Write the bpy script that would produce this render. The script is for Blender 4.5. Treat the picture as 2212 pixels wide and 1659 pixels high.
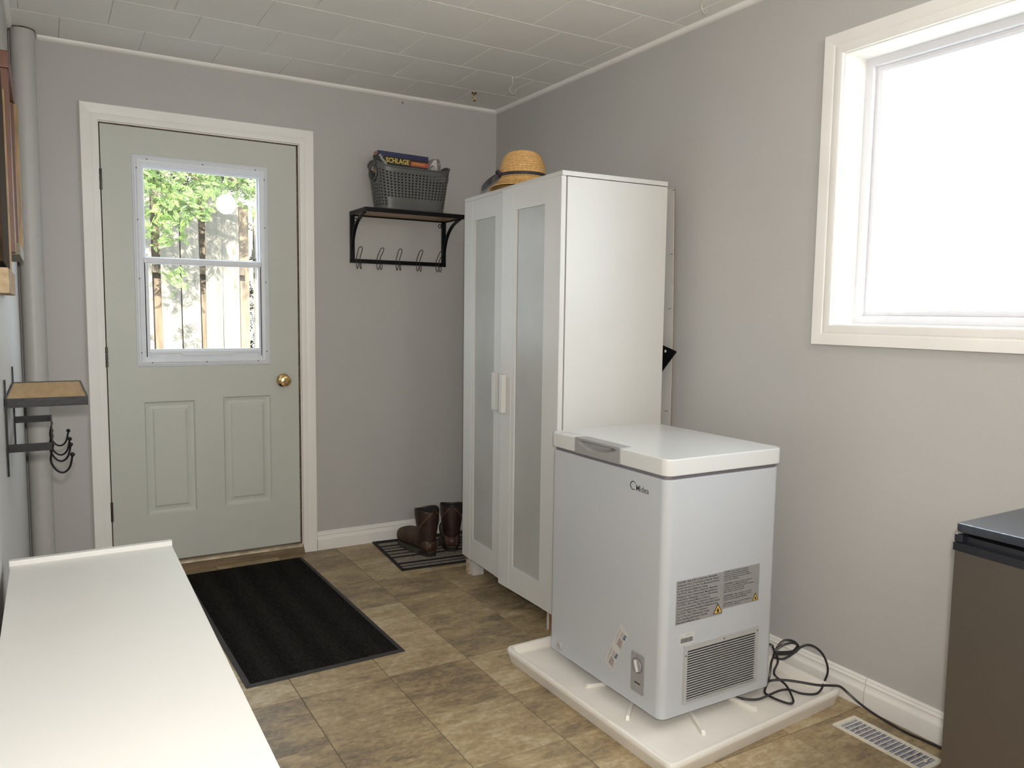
import bpy, bmesh, math, random
from mathutils import Vector, Matrix, noise
random.seed(7)
PI = math.pi
SC = bpy.context.scene
COL = SC.collection
for _o in list(bpy.data.objects): bpy.data.objects.remove(_o)

# ------------------------------------------------------------------ camera
YAW, PITCH, ROLL = 0.5371, 0.0906, 0.0129
_f = Vector((math.sin(YAW)*math.cos(PITCH), math.cos(YAW)*math.cos(PITCH), -math.sin(PITCH)))
_r = Vector((math.cos(YAW), -math.sin(YAW), 0)); _u = _r.cross(_f)
_c, _s = math.cos(ROLL), math.sin(ROLL)
_r2, _u2 = _c*_r+_s*_u, -_s*_r+_c*_u
cam_data = bpy.data.cameras.new('camera'); cam = bpy.data.objects.new('camera', cam_data); COL.objects.link(cam)
_m = Matrix((_r2, _u2, -_f)).transposed().to_4x4(); _m.translation = Vector((-2.2365, -3.9656, 1.2543))
cam.matrix_world = _m
cam_data.sensor_width = 36.0; cam_data.lens = 1684.84/2212*36; cam_data.clip_start = 0.01
SC.camera = cam

# ------------------------------------------------------------------ world, sun, lights, exposure
world = bpy.data.worlds.new('sky'); SC.world = world; world.use_nodes = True
bg = world.node_tree.nodes['Background']
bg.inputs[0].default_value = (0.80, 0.90, 1.0, 1); bg.inputs[1].default_value = 10.0
def sun_light(name, direction, energy, color, angle):
    d = bpy.data.lights.new(name, 'SUN'); d.energy = energy; d.color = color; d.angle = angle
    o = bpy.data.objects.new(name, d); COL.objects.link(o)
    o.rotation_euler = Vector(direction).to_track_quat('-Z', 'Y').to_euler(); return o
def area_light(name, loc, direction, sx, sy, power, color, portal=False, spread=PI):
    d = bpy.data.lights.new(name, 'AREA'); d.shape = 'RECTANGLE'; d.size = sx; d.size_y = sy
    d.energy = power; d.color = color; d.spread = spread
    if portal: d.cycles.is_portal = True
    o = bpy.data.objects.new(name, d); COL.objects.link(o); o.location = loc
    o.rotation_euler = Vector(direction).to_track_quat('-Z', 'Y').to_euler(); return o
SUN_DIR = (0.22, 0.75, -0.85)
sun_light('sun', SUN_DIR, 30.0, (1.0, 0.95, 0.86), 0.01)
area_light('portal_window', (0.13, -2.89, 1.665), (-1, 0, 0), 1.25, 0.90, 1, (1, 1, 1), portal=True)
area_light('portal_door', (-1.585, 0.06, 1.48), (0, -1, 0), 0.52, 0.84, 1, (1, 1, 1), portal=True)
area_light('camera_flash', (-2.225, -3.98, 1.318), (0.47, 0.85, -0.06), 0.04, 0.03, 25.0, (1.0, 0.955, 0.89), spread=math.radians(150))
area_light('room_fill_light', (-2.2, -4.6, 1.9), (0.80, 0.60, -0.02), 1.2, 1.1, 20.0, (1.0, 0.96, 0.90))
_pl = bpy.data.lights.new('added_ceiling_light', 'POINT'); _pl.energy = 20.0; _pl.color = (1.0, 0.96, 0.90); _pl.shadow_soft_size = 0.09  # unseen light near the ceiling, added to match the room's brightness
_po = bpy.data.objects.new('added_ceiling_light', _pl); COL.objects.link(_po); _po.location = (-0.72, -3.95, 2.26)
SC.view_settings.view_transform = 'Standard'; SC.view_settings.look = 'None'
SC.view_settings.gamma = 1.0; SC.view_settings.use_curve_mapping = False
SC.view_settings.exposure = 0.10
SC.cycles.use_denoising = True
SC.cycles.max_bounces = 10; SC.cycles.diffuse_bounces = 5; SC.cycles.transparent_max_bounces = 16
SC.cycles.caustics_reflective = False; SC.cycles.caustics_refractive = False
SC.cycles.sample_clamp_indirect = 6.0

# ------------------------------------------------------------------ materials
def nodes(m): m.use_nodes = True; return m.node_tree.nodes, m.node_tree.links
def mat(name, color, rough=0.6, metal=0.0, var=0.06, scale=30.0, bump=0.0, spec=0.5, stretch=(1, 1, 1), rough_var=0.0, bscale=None, coat=0.0, rnd=0.0):
    """procedural: base colour with noise variation and optional noise bump"""
    m = bpy.data.materials.new(name); N, L = nodes(m)
    b = N['Principled BSDF']; b.inputs['Roughness'].default_value = rough; b.inputs['Metallic'].default_value = metal
    b.inputs['Specular IOR Level'].default_value = spec; b.inputs['Coat Weight'].default_value = coat
    tc = N.new('ShaderNodeTexCoord'); mp = N.new('ShaderNodeMapping'); mp.inputs['Scale'].default_value = stretch
    L.new(tc.outputs['Object'], mp.inputs['Vector'])
    nz = N.new('ShaderNodeTexNoise'); nz.inputs['Scale'].default_value = scale; nz.inputs['Detail'].default_value = 5
    L.new(mp.outputs[0], nz.inputs['Vector'])
    rp = N.new('ShaderNodeValToRGB'); rp.color_ramp.elements[0].position = 0.3; rp.color_ramp.elements[1].position = 0.7
    rp.color_ramp.elements[0].color = tuple(c*(1-var) for c in color)+(1,)
    rp.color_ramp.elements[1].color = tuple(min(1, c*(1+var)) for c in color)+(1,)
    L.new(nz.outputs['Fac'], rp.inputs[0])
    out = rp.outputs[0]
    if rnd > 0:
        oi = N.new('ShaderNodeObjectInfo'); mr = N.new('ShaderNodeMapRange')
        mr.inputs['To Min'].default_value = 1-rnd; mr.inputs['To Max'].default_value = 1+rnd
        L.new(oi.outputs['Random'], mr.inputs['Value'])
        hs = N.new('ShaderNodeHueSaturation'); L.new(out, hs.inputs['Color']); L.new(mr.outputs[0], hs.inputs['Value'])
        out = hs.outputs[0]
    L.new(out, b.inputs['Base Color'])
    if rough_var > 0:
        mr = N.new('ShaderNodeMapRange'); mr.inputs['To Min'].default_value = rough-rough_var; mr.inputs['To Max'].default_value = rough+rough_var
        L.new(nz.outputs['Fac'], mr.inputs['Value']); L.new(mr.outputs[0], b.inputs['Roughness'])
    if bump > 0:
        n2 = N.new('ShaderNodeTexNoise'); n2.inputs['Scale'].default_value = bscale or scale*4; n2.inputs['Detail'].default_value = 4
        L.new(mp.outputs[0], n2.inputs['Vector'])
        bp = N.new('ShaderNodeBump'); bp.inputs['Strength'].default_value = bump; bp.inputs['Distance'].default_value = 0.002
        L.new(n2.outputs['Fac'], bp.inputs['Height']); L.new(bp.outputs[0], b.inputs['Normal'])
    return m

M = {}
M['wall'] = mat('wall_paint', (0.462, 0.450, 0.434), 0.5, var=0.02, scale=3, bump=0.12, bscale=220, spec=0.3)
M['ceiling'] = mat('ceiling_tile_paint', (0.80, 0.785, 0.75), 0.7, var=0.02, scale=4, bump=0.15, bscale=120, spec=0.2, rnd=0.025)
M['joint'] = mat('ceiling_joint', (0.70, 0.69, 0.66), 0.8, var=0.1)
M['trim'] = mat('white_trim_paint', (0.80, 0.78, 0.745), 0.38, var=0.03, scale=6, bump=0.05, stretch=(1, 1, 1))
M['door'] = mat('door_paint', (0.52, 0.53, 0.482), 0.45, var=0.02, scale=5, bump=0.1, bscale=150)
M['vinyl'] = mat('white_vinyl', (0.70, 0.73, 0.78), 0.35, var=0.02)
M['winvinyl'] = mat('window_vinyl', (0.62, 0.61, 0.63), 0.3, var=0.02)
M['gapbrown'] = mat('brown_weatherstrip', (0.10, 0.07, 0.045), 0.8, var=0.4, scale=60)
M['threshold'] = mat('worn_threshold_wood', (0.16, 0.11, 0.06), 0.6, var=0.45, scale=14, stretch=(0.4, 4, 4))
M['black'] = mat('black_iron', (0.005, 0.005, 0.006), 0.36, var=0.2, bump=0.2, spec=0.2)
M['darkiron'] = mat('dark_brown_iron', (0.03, 0.022, 0.02), 0.45, var=0.2)
M['hinge'] = mat('hinge_steel', (0.10, 0.085, 0.075), 0.4, metal=0.8, var=0.3)
M['screw'] = mat('screw_steel', (0.12, 0.11, 0.10), 0.5, metal=0.5)
M['brass'] = mat('polished_brass', (0.75, 0.55, 0.26), 0.16, metal=1.0, var=0.1)
M['brassdark'] = mat('aged_brass', (0.28, 0.19, 0.09), 0.35, metal=1.0, var=0.3)
M['cabinet'] = mat('white_melamine', (0.575, 0.565, 0.54), 0.38, var=0.015, scale=5)
M['chip'] = mat('chipped_chipboard', (0.40, 0.30, 0.20), 0.9, var=0.5, scale=45, bump=0.6)
M['swollen'] = mat('swollen_fibreboard', (0.30, 0.13, 0.06), 0.85, var=0.4, scale=30, bump=0.5)
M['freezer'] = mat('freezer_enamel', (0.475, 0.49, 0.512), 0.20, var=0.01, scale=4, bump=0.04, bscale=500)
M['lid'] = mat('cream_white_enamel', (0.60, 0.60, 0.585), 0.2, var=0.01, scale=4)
M['gasket'] = mat('grey_gasket', (0.16, 0.15, 0.17), 0.6)
M['greyplastic'] = mat('grey_plastic', (0.29, 0.285, 0.28), 0.4, var=0.03)
M['midgrey'] = mat('mid_grey_plastic', (0.40, 0.395, 0.39), 0.45, var=0.04)
M['grilledark'] = mat('grille_shadow_plastic', (0.035, 0.03, 0.03), 0.8)
M['label'] = mat('silver_grey_label', (0.27, 0.265, 0.26), 0.45, var=0.03)
M['ink'] = mat('black_ink', (0.03, 0.03, 0.035), 0.6)
M['greyink'] = mat('grey_ink', (0.045, 0.045, 0.05), 0.6)
M['yellow'] = mat('warning_yellow', (0.72, 0.46, 0.06), 0.5)
M['sticker'] = mat('white_sticker', (0.53, 0.52, 0.50), 0.5, var=0.02)
M['blueink'] = mat('blue_ink', (0.05, 0.13, 0.22), 0.6)
M['redink'] = mat('faded_red_ink', (0.30, 0.22, 0.21), 0.6)
M['tray'] = mat('cream_plastic', (0.76, 0.72, 0.66), 0.45, var=0.05, scale=7, bump=0.1)
M['cord'] = mat('black_rubber_cable', (0.018, 0.016, 0.018), 0.38, var=0.4, scale=60)
M['vent'] = mat('worn_cream_enamel', (0.72, 0.68, 0.58), 0.45, var=0.12, scale=40)
M['ventdark'] = mat('dusty_duct', (0.30, 0.30, 0.36), 0.9, var=0.6, scale=90)
M['rubber'] = mat('mat_rubber', (0.030, 0.027, 0.024), 0.7, var=0.2)
M['steel'] = mat('brushed_steel', (0.155, 0.135, 0.115), 0.42, metal=0.75, var=0.05, scale=12, stretch=(1, 1, 60), rough_var=0.05)
M['fridgeblack'] = mat('glossy_black_plastic', (0.012, 0.012, 0.016), 0.16, var=0.1, coat=0.3)
M['fridgetop'] = mat('textured_black_top', (0.03, 0.035, 0.045), 0.25, var=0.2, bump=0.3, bscale=300)
M['fridgeside'] = mat('dark_grey_sheet', (0.06, 0.06, 0.065), 0.5)
M['basket'] = mat('grey_basket_plastic', (0.10, 0.103, 0.10), 0.42, var=0.1, scale=12)
M['carton'] = mat('black_carton', (0.018, 0.016, 0.018), 0.4)
M['navy'] = mat('navy_print', (0.025, 0.03, 0.09), 0.4)
M['redprint'] = mat('red_orange_print', (0.45, 0.09, 0.05), 0.4)
M['yellowprint'] = mat('yellow_print', (0.62, 0.45, 0.08), 0.5)
M['tan'] = mat('tan_carton', (0.35, 0.23, 0.13), 0.7, var=0.2)
M['paper'] = mat('white_card', (0.60, 0.58, 0.56), 0.6)
M['ribbon'] = mat('black_ribbon', (0.025, 0.02, 0.022), 0.6, var=0.2)
M['hardboard'] = mat('hardboard_edge', (0.24, 0.15, 0.09), 0.8, var=0.2)
M['leather'] = mat('brown_leather', (0.030, 0.013, 0.010), 0.5, var=0.4, scale=22, bump=0.4, bscale=120)
M['leathertan'] = mat('scuffed_tan_leather', (0.060, 0.036, 0.021), 0.6, var=0.4, scale=24, bump=0.4, bscale=120)
M['sole'] = mat('boot_sole_rubber', (0.045, 0.036, 0.028), 0.75, var=0.25)
M['lining'] = mat('dark_boot_lining', (0.015, 0.013, 0.014), 0.9)
M['stitch'] = mat('tan_stitching', (0.17, 0.09, 0.045), 0.8)
M['redwood'] = mat('red_brown_wood', (0.115, 0.045, 0.025), 0.5, var=0.3, scale=12, stretch=(6, 6, 0.6))
M['goldwood'] = mat('gilt_wood', (0.26, 0.16, 0.06), 0.5, var=0.35, scale=16, stretch=(6, 6, 0.8))
M['darkwood'] = mat('dark_weathered_wood', (0.045, 0.028, 0.016), 0.85, spec=0.1, var=0.6, scale=12, stretch=(6, 6, 0.8))
M['palewood'] = mat('pale_end_grain', (0.38, 0.28, 0.17), 0.8, var=0.3, scale=40)
M['fence'] = mat('weathered_fence_wood', (0.150, 0.135, 0.108), 0.85, var=0.28, scale=5, stretch=(5, 5, 0.5), rnd=0.16)
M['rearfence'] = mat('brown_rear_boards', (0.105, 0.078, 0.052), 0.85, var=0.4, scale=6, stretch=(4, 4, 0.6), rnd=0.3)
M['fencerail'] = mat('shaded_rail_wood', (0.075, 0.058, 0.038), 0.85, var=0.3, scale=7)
M['leaf'] = mat('cedar_green', (0.105, 0.17, 0.035), 0.6, var=0.45, scale=6)
M['leafdark'] = mat('dry_hedge_green', (0.050, 0.045, 0.018), 0.7, var=0.6, scale=5)
M['bark'] = mat('cedar_bark', (0.13, 0.08, 0.055), 0.9, var=0.4, scale=14)
M['grass'] = mat('pale_gravel_ground', (0.20, 0.195, 0.18), 0.9, var=0.4, scale=5)
M['siding'] = mat('house_siding', (0.55, 0.54, 0.5), 0.7)
M['pipe'] = mat('pipe_paint', (0.462, 0.450, 0.434), 0.42, var=0.03, bump=0.05)
M['wire'] = mat('white_coated_wire', (0.55, 0.53, 0.48), 0.25, metal=0.2, var=0.05)

def wood_mat(name, c1, c2, axis='x', scale=5, rough=0.45):
    m = bpy.data.materials.new(name); N, L = nodes(m); b = N['Principled BSDF']; b.inputs['Roughness'].default_value = rough
    tc = N.new('ShaderNodeTexCoord'); mp = N.new('ShaderNodeMapping')
    mp.inputs['Scale'].default_value = {'x': (1.2, 14, 14), 'y': (14, 1.2, 14), 'z': (14, 14, 1.2)}[axis]
    L.new(tc.outputs['Object'], mp.inputs['Vector'])
    nz = N.new('ShaderNodeTexNoise'); nz.inputs['Scale'].default_value = scale; nz.inputs['Detail'].default_value = 8; nz.inputs['Distortion'].default_value = 0.6
    L.new(mp.outputs[0], nz.inputs['Vector'])
    rp = N.new('ShaderNodeValToRGB'); rp.color_ramp.elements[0].position = 0.32; rp.color_ramp.elements[1].position = 0.68
    rp.color_ramp.elements[0].color = c1+(1,); rp.color_ramp.elements[1].color = c2+(1,)
    L.new(nz.outputs['Fac'], rp.inputs[0]); L.new(rp.outputs[0], b.inputs['Base Color']); return m
M['oak'] = wood_mat('honey_wood_board', (0.44, 0.26, 0.085), (0.58, 0.37, 0.14), 'y')
M['oak_under'] = wood_mat('tan_wood_board', (0.30, 0.19, 0.10), (0.42, 0.28, 0.16), 'x')

def floor_mat():
    m = bpy.data.materials.new('stone_look_vinyl_tile'); N, L = nodes(m); b = N['Principled BSDF']
    b.inputs['Specular IOR Level'].default_value = 0.4
    oi = N.new('ShaderNodeObjectInfo'); geo = N.new('ShaderNodeNewGeometry')
    mul = N.new('ShaderNodeMath'); mul.operation = 'MULTIPLY'; mul.inputs[1].default_value = 37.0
    L.new(oi.outputs['Random'], mul.inputs[0])
    cmb = N.new('ShaderNodeCombineXYZ'); L.new(mul.outputs[0], cmb.inputs[2]); 
    add = N.new('ShaderNodeVectorMath'); add.operation = 'ADD'
    L.new(geo.outputs['Position'], add.inputs[0]); L.new(cmb.outputs[0], add.inputs[1])
    def nz(scale, stretch, detail, dist=0.0):
        mp = N.new('ShaderNodeMapping'); mp.inputs['Scale'].default_value = stretch; L.new(add.outputs[0], mp.inputs['Vector'])
        n = N.new('ShaderNodeTexNoise'); n.inputs['Scale'].default_value = scale; n.inputs['Detail'].default_value = detail; n.inputs['Distortion'].default_value = dist
        n.inputs['Roughness'].default_value = 0.62
        L.new(mp.outputs[0], n.inputs['Vector']); return n
    big = nz(7.0, (0.8, 1.5, 1), 5, 0.6); fine = nz(42, (1, 1.5, 1), 9, 0.5); streak = nz(10, (1, 6, 1), 8, 0.4)
    # palette: light buff -> tan -> olive brown -> dark
    rp = N.new('ShaderNodeValToRGB'); cr = rp.color_ramp
    cr.elements[0].position = 0.22; cr.elements[0].color = (0.125, 0.094, 0.060, 1)
    cr.elements[1].position = 0.84; cr.elements[1].color = (0.50, 0.42, 0.285, 1)
    for ps, c in ((0.38, (0.200, 0.150, 0.093)), (0.52, (0.300, 0.220, 0.122)), (0.66, (0.385, 0.295, 0.170))):
        e = cr.elements.new(ps); e.color = c+(1,)
    def mth(op, a, bb):
        n = N.new('ShaderNodeMath'); n.operation = op
        for i, v in enumerate((a, bb)):
            if isinstance(v, (int, float)): n.inputs[i].default_value = v
            else: L.new(v, n.inputs[i])
        return n.outputs[0]
    r1 = mth('MULTIPLY', oi.outputs['Random'], 0.22)
    v = mth('ADD', mth('MULTIPLY', big.outputs['Fac'], 0.85), mth('MULTIPLY', fine.outputs['Fac'], 0.70))
    v = mth('ADD', v, mth('MULTIPLY', streak.outputs['Fac'], 0.35))
    v = mth('ADD', mth('ADD', v, r1), -0.50)
    L.new(v, rp.inputs[0])
    L.new(rp.outputs[0], b.inputs['Base Color'])
    mr = N.new('ShaderNodeMapRange'); mr.inputs['To Min'].default_value = 0.32; mr.inputs['To Max'].default_value = 0.55
    L.new(fine.outputs['Fac'], mr.inputs['Value']); L.new(mr.outputs[0], b.inputs['Roughness'])
    bp = N.new('ShaderNodeBump'); bp.inputs['Strength'].default_value = 0.25; bp.inputs['Distance'].default_value = 0.0015
    L.new(fine.outputs['Fac'], bp.inputs['Height']); L.new(bp.outputs[0], b.inputs['Normal'])
    return m
M['floor'] = floor_mat()
M['grout'] = mat('tile_joint', (0.13, 0.105, 0.072), 0.8, var=0.2)

def carpet_mat():
    m = bpy.data.materials.new('black_mat_pile'); N, L = nodes(m); b = N['Principled BSDF']; b.inputs['Roughness'].default_value = 0.95
    b.inputs['Specular IOR Level'].default_value = 0.1
    tc = N.new('ShaderNodeTexCoord')
    nz = N.new('ShaderNodeTexNoise'); nz.inputs['Scale'].default_value = 260; nz.inputs['Detail'].default_value = 3
    L.new(tc.outputs['Object'], nz.inputs['Vector'])
    rp = N.new('ShaderNodeValToRGB'); rp.color_ramp.elements[0].position = 0.45; rp.color_ramp.elements[0].color = (0.010, 0.009, 0.008, 1)
    rp.color_ramp.elements[1].position = 0.78; rp.color_ramp.elements[1].color = (0.05, 0.045, 0.038, 1)
    L.new(nz.outputs['Fac'], rp.inputs[0]); L.new(rp.outputs[0], b.inputs['Base Color'])
    wv = N.new('ShaderNodeTexWave'); wv.inputs['Scale'].default_value = 55; wv.inputs['Distortion'].default_value = 2
    L.new(tc.outputs['Object'], wv.inputs['Vector'])
    bp = N.new('ShaderNodeBump'); bp.inputs['Strength'].default_value = 0.8; bp.inputs['Distance'].default_value = 0.004
    L.new(wv.outputs['Fac'], bp.inputs['Height']); L.new(bp.outputs[0], b.inputs['Normal']); return m
M['pile'] = carpet_mat()

def straw_mat():
    m = bpy.data.materials.new('straw_braid'); N, L = nodes(m); b = N['Principled BSDF']; b.inputs['Roughness'].default_value = 0.7
    tc = N.new('ShaderNodeTexCoord')
    nz = N.new('ShaderNodeTexNoise'); nz.inputs['Scale'].default_value = 160; nz.inputs['Detail'].default_value = 2
    L.new(tc.outputs['Object'], nz.inputs['Vector'])
    rp = N.new('ShaderNodeValToRGB'); rp.color_ramp.elements[0].position = 0.35; rp.color_ramp.elements[0].color = (0.46, 0.26, 0.09, 1)
    rp.color_ramp.elements[1].position = 0.6; rp.color_ramp.elements[1].color = (0.66, 0.40, 0.15, 1)
    L.new(nz.outputs['Fac'], rp.inputs[0]); L.new(rp.outputs[0], b.inputs['Base Color'])
    bp = N.new('ShaderNodeBump'); bp.inputs['Strength'].default_value = 0.6; bp.inputs['Distance'].default_value = 0.002
    L.new(nz.outputs['Fac'], bp.inputs['Height']); L.new(bp.outputs[0], b.inputs['Normal']); return m
M['straw'] = straw_mat()

def glass_mat(name, tint=(0.97, 0.985, 0.98), gloss=0.03):
    m = bpy.data.materials.new(name); N, L = nodes(m); N.remove(N['Principled BSDF'])
    t = N.new('ShaderNodeBsdfTransparent'); t.inputs[0].default_value = tint+(1,)
    g = N.new('ShaderNodeBsdfGlossy'); g.inputs['Roughness'].default_value = 0.02
    mx = N.new('ShaderNodeMixShader'); mx.inputs[0].default_value = gloss
    L.new(t.outputs[0], mx.inputs[1]); L.new(g.outputs[0], mx.inputs[2]); L.new(mx.outputs[0], N['Material Output'].inputs[0]); return m
M['glass'] = glass_mat('window_glass')
M['clear'] = glass_mat('clear_package_plastic', (0.62, 0.60, 0.58), 0.12)
M['frost'] = mat('frosted_glass', (0.38, 0.375, 0.35), 0.34, var=0.10, scale=3.0, spec=0.5)

# ------------------------------------------------------------------ mesh helpers
def finish(bm, angle=35):
    bmesh.ops.recalc_face_normals(bm, faces=bm.faces)
def to_mesh(name, bm, smooth=True):
    me = bpy.data.meshes.new(name); bm.to_mesh(me); bm.free()
    if smooth:
        for p in me.polygons: p.use_smooth = True
        me.set_sharp_from_angle(angle=math.radians(38))
    return me
def obj(name, bm, m, parent=None, loc=None, rot=None, kind=None, smooth=True):
    me = bm if isinstance(bm, bpy.types.Mesh) else to_mesh(name, bm, smooth)
    if m is not None and not me.materials: me.materials.append(m)
    o = bpy.data.objects.new(name, me); COL.objects.link(o)
    if smooth and me.polygons and len(me.polygons) > 6 and me.polygons[0].use_smooth:
        wm = o.modifiers.new('weighted_normals', 'WEIGHTED_NORMAL'); wm.keep_sharp = True; wm.weight = 80
    if parent is not None: o.parent = parent
    if loc: o.location = loc
    if rot: o.rotation_euler = rot
    if kind: o['kind'] = kind
    return o
def thing(name, label, cat, loc=(0, 0, 0), rotz=0.0, group=None):
    o = bpy.data.objects.new(name, None); COL.objects.link(o); o.location = loc; o.rotation_euler = (0, 0, rotz)
    o.empty_display_size = 0.05
    o['label'] = label; o['category'] = cat
    if group: o['group'] = group
    return o
def tag(o, label, cat, group=None):
    o['label'] = label; o['category'] = cat
    if group: o['group'] = group
    return o
def struct(name, bm=None, m=None, loc=None, rot=None):
    if bm is None:
        o = bpy.data.objects.new(name, None); COL.objects.link(o); o.empty_display_size = 0.05
        if loc: o.location = loc
    else: o = obj(name, bm, m, None, loc, rot)
    o['kind'] = 'structure'; return o
def new(): return bmesh.new()
def box(bm, x0, x1, y0, y1, z0, z1, bev=0.0, seg=2):
    vs = [bm.verts.new(v) for v in ((x0, y0, z0), (x1, y0, z0), (x1, y1, z0), (x0, y1, z0), (x0, y0, z1), (x1, y0, z1), (x1, y1, z1), (x0, y1, z1))]
    fs = [bm.faces.new([vs[i] for i in f]) for f in ((0, 3, 2, 1), (4, 5, 6, 7), (0, 1, 5, 4), (1, 2, 6, 5), (2, 3, 7, 6), (3, 0, 4, 7))]
    if bev > 0:
        es = list({e for f in fs for e in f.edges})
        bmesh.ops.bevel(bm, geom=es, offset=bev, segments=seg, profile=0.5, affect='EDGES')
    return bm
def B(x0, x1, y0, y1, z0, z1, bev=0.0, seg=2): return box(new(), x0, x1, y0, y1, z0, z1, bev, seg)
def prism(bm, pts, axis, a0, a1, bev=0.0):
    """extrude a 2-D outline along an axis: 'x' pts=(y,z), 'y' pts=(x,z), 'z' pts=(x,y)"""
    def P(p, a): return {'x': (a, p[0], p[1]), 'y': (p[0], a, p[1]), 'z': (p[0], p[1], a)}[axis]
    v0 = [bm.verts.new(P(p, a0)) for p in pts]; v1 = [bm.verts.new(P(p, a1)) for p in pts]
    n = len(pts); fs = [bm.faces.new(v0[::-1]), bm.faces.new(v1)]
    for i in range(n): fs.append(bm.faces.new((v0[i], v0[(i+1) % n], v1[(i+1) % n], v1[i])))
    bmesh.ops.recalc_face_normals(bm, faces=fs)
    if bev > 0:
        es = list({e for f in fs[:2] for e in f.edges})
        bmesh.ops.bevel(bm, geom=es, offset=bev, segments=2, profile=0.5, affect='EDGES')
    return bm
def rrect(x0, x1, y0, y1, r, seg=6):
    pts = []
    for cx, cy, a0 in ((x1-r, y1-r, 0), (x0+r, y1-r, 90), (x0+r, y0+r, 180), (x1-r, y0+r, 270)):
        for k in range(seg+1):
            a = math.radians(a0+90*k/seg); pts.append((cx+r*math.cos(a), cy+r*math.sin(a)))
    return pts
def tube(bm, pts, r, n=8, closed=False, radii=None):
    pts = [Vector(p) for p in pts]; m = len(pts); rings = []
    up = None
    for i, p in enumerate(pts):
        if closed: t = pts[(i+1) % m]-pts[(i-1) % m]
        else: t = pts[min(i+1, m-1)]-pts[max(i-1, 0)]
        if t.length < 1e-9: t = Vector((0, 0, 1))
        t.normalize()
        if up is None: up = Vector((0, 0, 1)) if abs(t.z) < 0.9 else Vector((1, 0, 0))
        s = t.cross(up)
        if s.length < 1e-6: s = t.orthogonal()
        s.normalize(); up = s.cross(t).normalized()
        rr = radii[i] if radii else r
        rings.append([bm.verts.new(p+rr*(math.cos(2*PI*k/n)*s+math.sin(2*PI*k/n)*up)) for k in range(n)])
    for i in range(m if closed else m-1):
        a, b = rings[i], rings[(i+1) % m]
        off = 0
        if closed and i == m-1:
            off = min(range(n), key=lambda o: (a[0].co-b[o].co).length)
        for k in range(n): bm.faces.new((a[k], a[(k+1) % n], b[(k+1+off) % n], b[(k+off) % n]))
    if not closed: bm.faces.new(rings[0][::-1]); bm.faces.new(rings[-1])
    return bm
def spline(pts, sub=6, closed=False):
    P = [Vector(p) for p in pts]; n = len(P); out = []
    for i in range(n if closed else n-1):
        if closed: a, b, c, d = P[(i-1) % n], P[i], P[(i+1) % n], P[(i+2) % n]
        else: a, b, c, d = P[max(i-1, 0)], P[i], P[i+1], P[min(i+2, n-1)]
        for k in range(sub):
            t = k/sub
            out.append(0.5*((2*b)+(c-a)*t+(2*a-5*b+4*c-d)*t*t+(3*b-a-3*c+d)*t**3))
    if not closed: out.append(P[-1])
    return out
def lathe(bm, prof, n=24, center=(0, 0, 0), axis='z', sx=1, sy=1):
    c = Vector(center); rings = []
    for r, h in prof:
        ring = []
        for k in range(n):
            a = 2*PI*k/n; u, v = r*math.cos(a)*sx, r*math.sin(a)*sy
            q = {'z': (u, v, h), 'x': (h, u, v), 'y': (v, h, u)}[axis]
            ring.append(bm.verts.new(c+Vector(q)))
        rings.append(ring)
    for i in range(len(rings)-1):
        for k in range(n): bm.faces.new((rings[i][k], rings[i][(k+1) % n], rings[i+1][(k+1) % n], rings[i+1][k]))
    if prof[0][0] > 1e-6: bm.faces.new(rings[0][::-1])
    if prof[-1][0] > 1e-6: bm.faces.new(rings[-1])
    bmesh.ops.remove_doubles(bm, verts=bm.verts, dist=1e-6)
    bmesh.ops.recalc_face_normals(bm, faces=bm.faces)
    return bm
def plate(bm, us, vs, holes, axis, a0, a1):
    """slab in the plane normal to axis ('x': u=y,v=z ; 'y': u=x,v=z ; 'z': u=x,v=y) with rectangular holes (u0,u1,v0,v1)"""
    us = sorted(set(list(us)+[h[0] for h in holes]+[h[1] for h in holes])); vs = sorted(set(list(vs)+[h[2] for h in holes]+[h[3] for h in holes]))
    def P(u, v, a): return {'x': (a, u, v), 'y': (u, a, v), 'z': (u, v, a)}[axis]
    def solid(i, j):
        if i < 0 or j < 0 or i >= len(us)-1 or j >= len(vs)-1: return False
        cu, cv = (us[i]+us[i+1])/2, (vs[j]+vs[j+1])/2
        return not any(h[0] < cu < h[1] and h[2] < cv < h[3] for h in holes)
    cache = {}
    def V(i, j, s):
        k = (i, j, s)
        if k not in cache: cache[k] = bm.verts.new(P(us[i], vs[j], a1 if s else a0))
        return cache[k]
    for i in range(len(us)-1):
        for j in range(len(vs)-1):
            if not solid(i, j): continue
            bm.faces.new([V(i, j, 0), V(i+1, j, 0), V(i+1, j+1, 0), V(i, j+1, 0)])
            bm.faces.new([V(i, j, 1), V(i, j+1, 1), V(i+1, j+1, 1), V(i+1, j, 1)])
            for di, dj, e in ((-1, 0, ((i, j), (i, j+1))), (1, 0, ((i+1, j), (i+1, j+1))), (0, -1, ((i, j), (i+1, j))), (0, 1, ((i, j+1), (i+1, j+1)))):
                if not solid(i+di, j+dj): bm.faces.new([V(*e[0], 0), V(*e[1], 0), V(*e[1], 1), V(*e[0], 1)])
    bmesh.ops.recalc_face_normals(bm, faces=bm.faces)
    return bm
def xform(bm, M4): bmesh.ops.transform(bm, matrix=M4, verts=bm.verts); return bm
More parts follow.
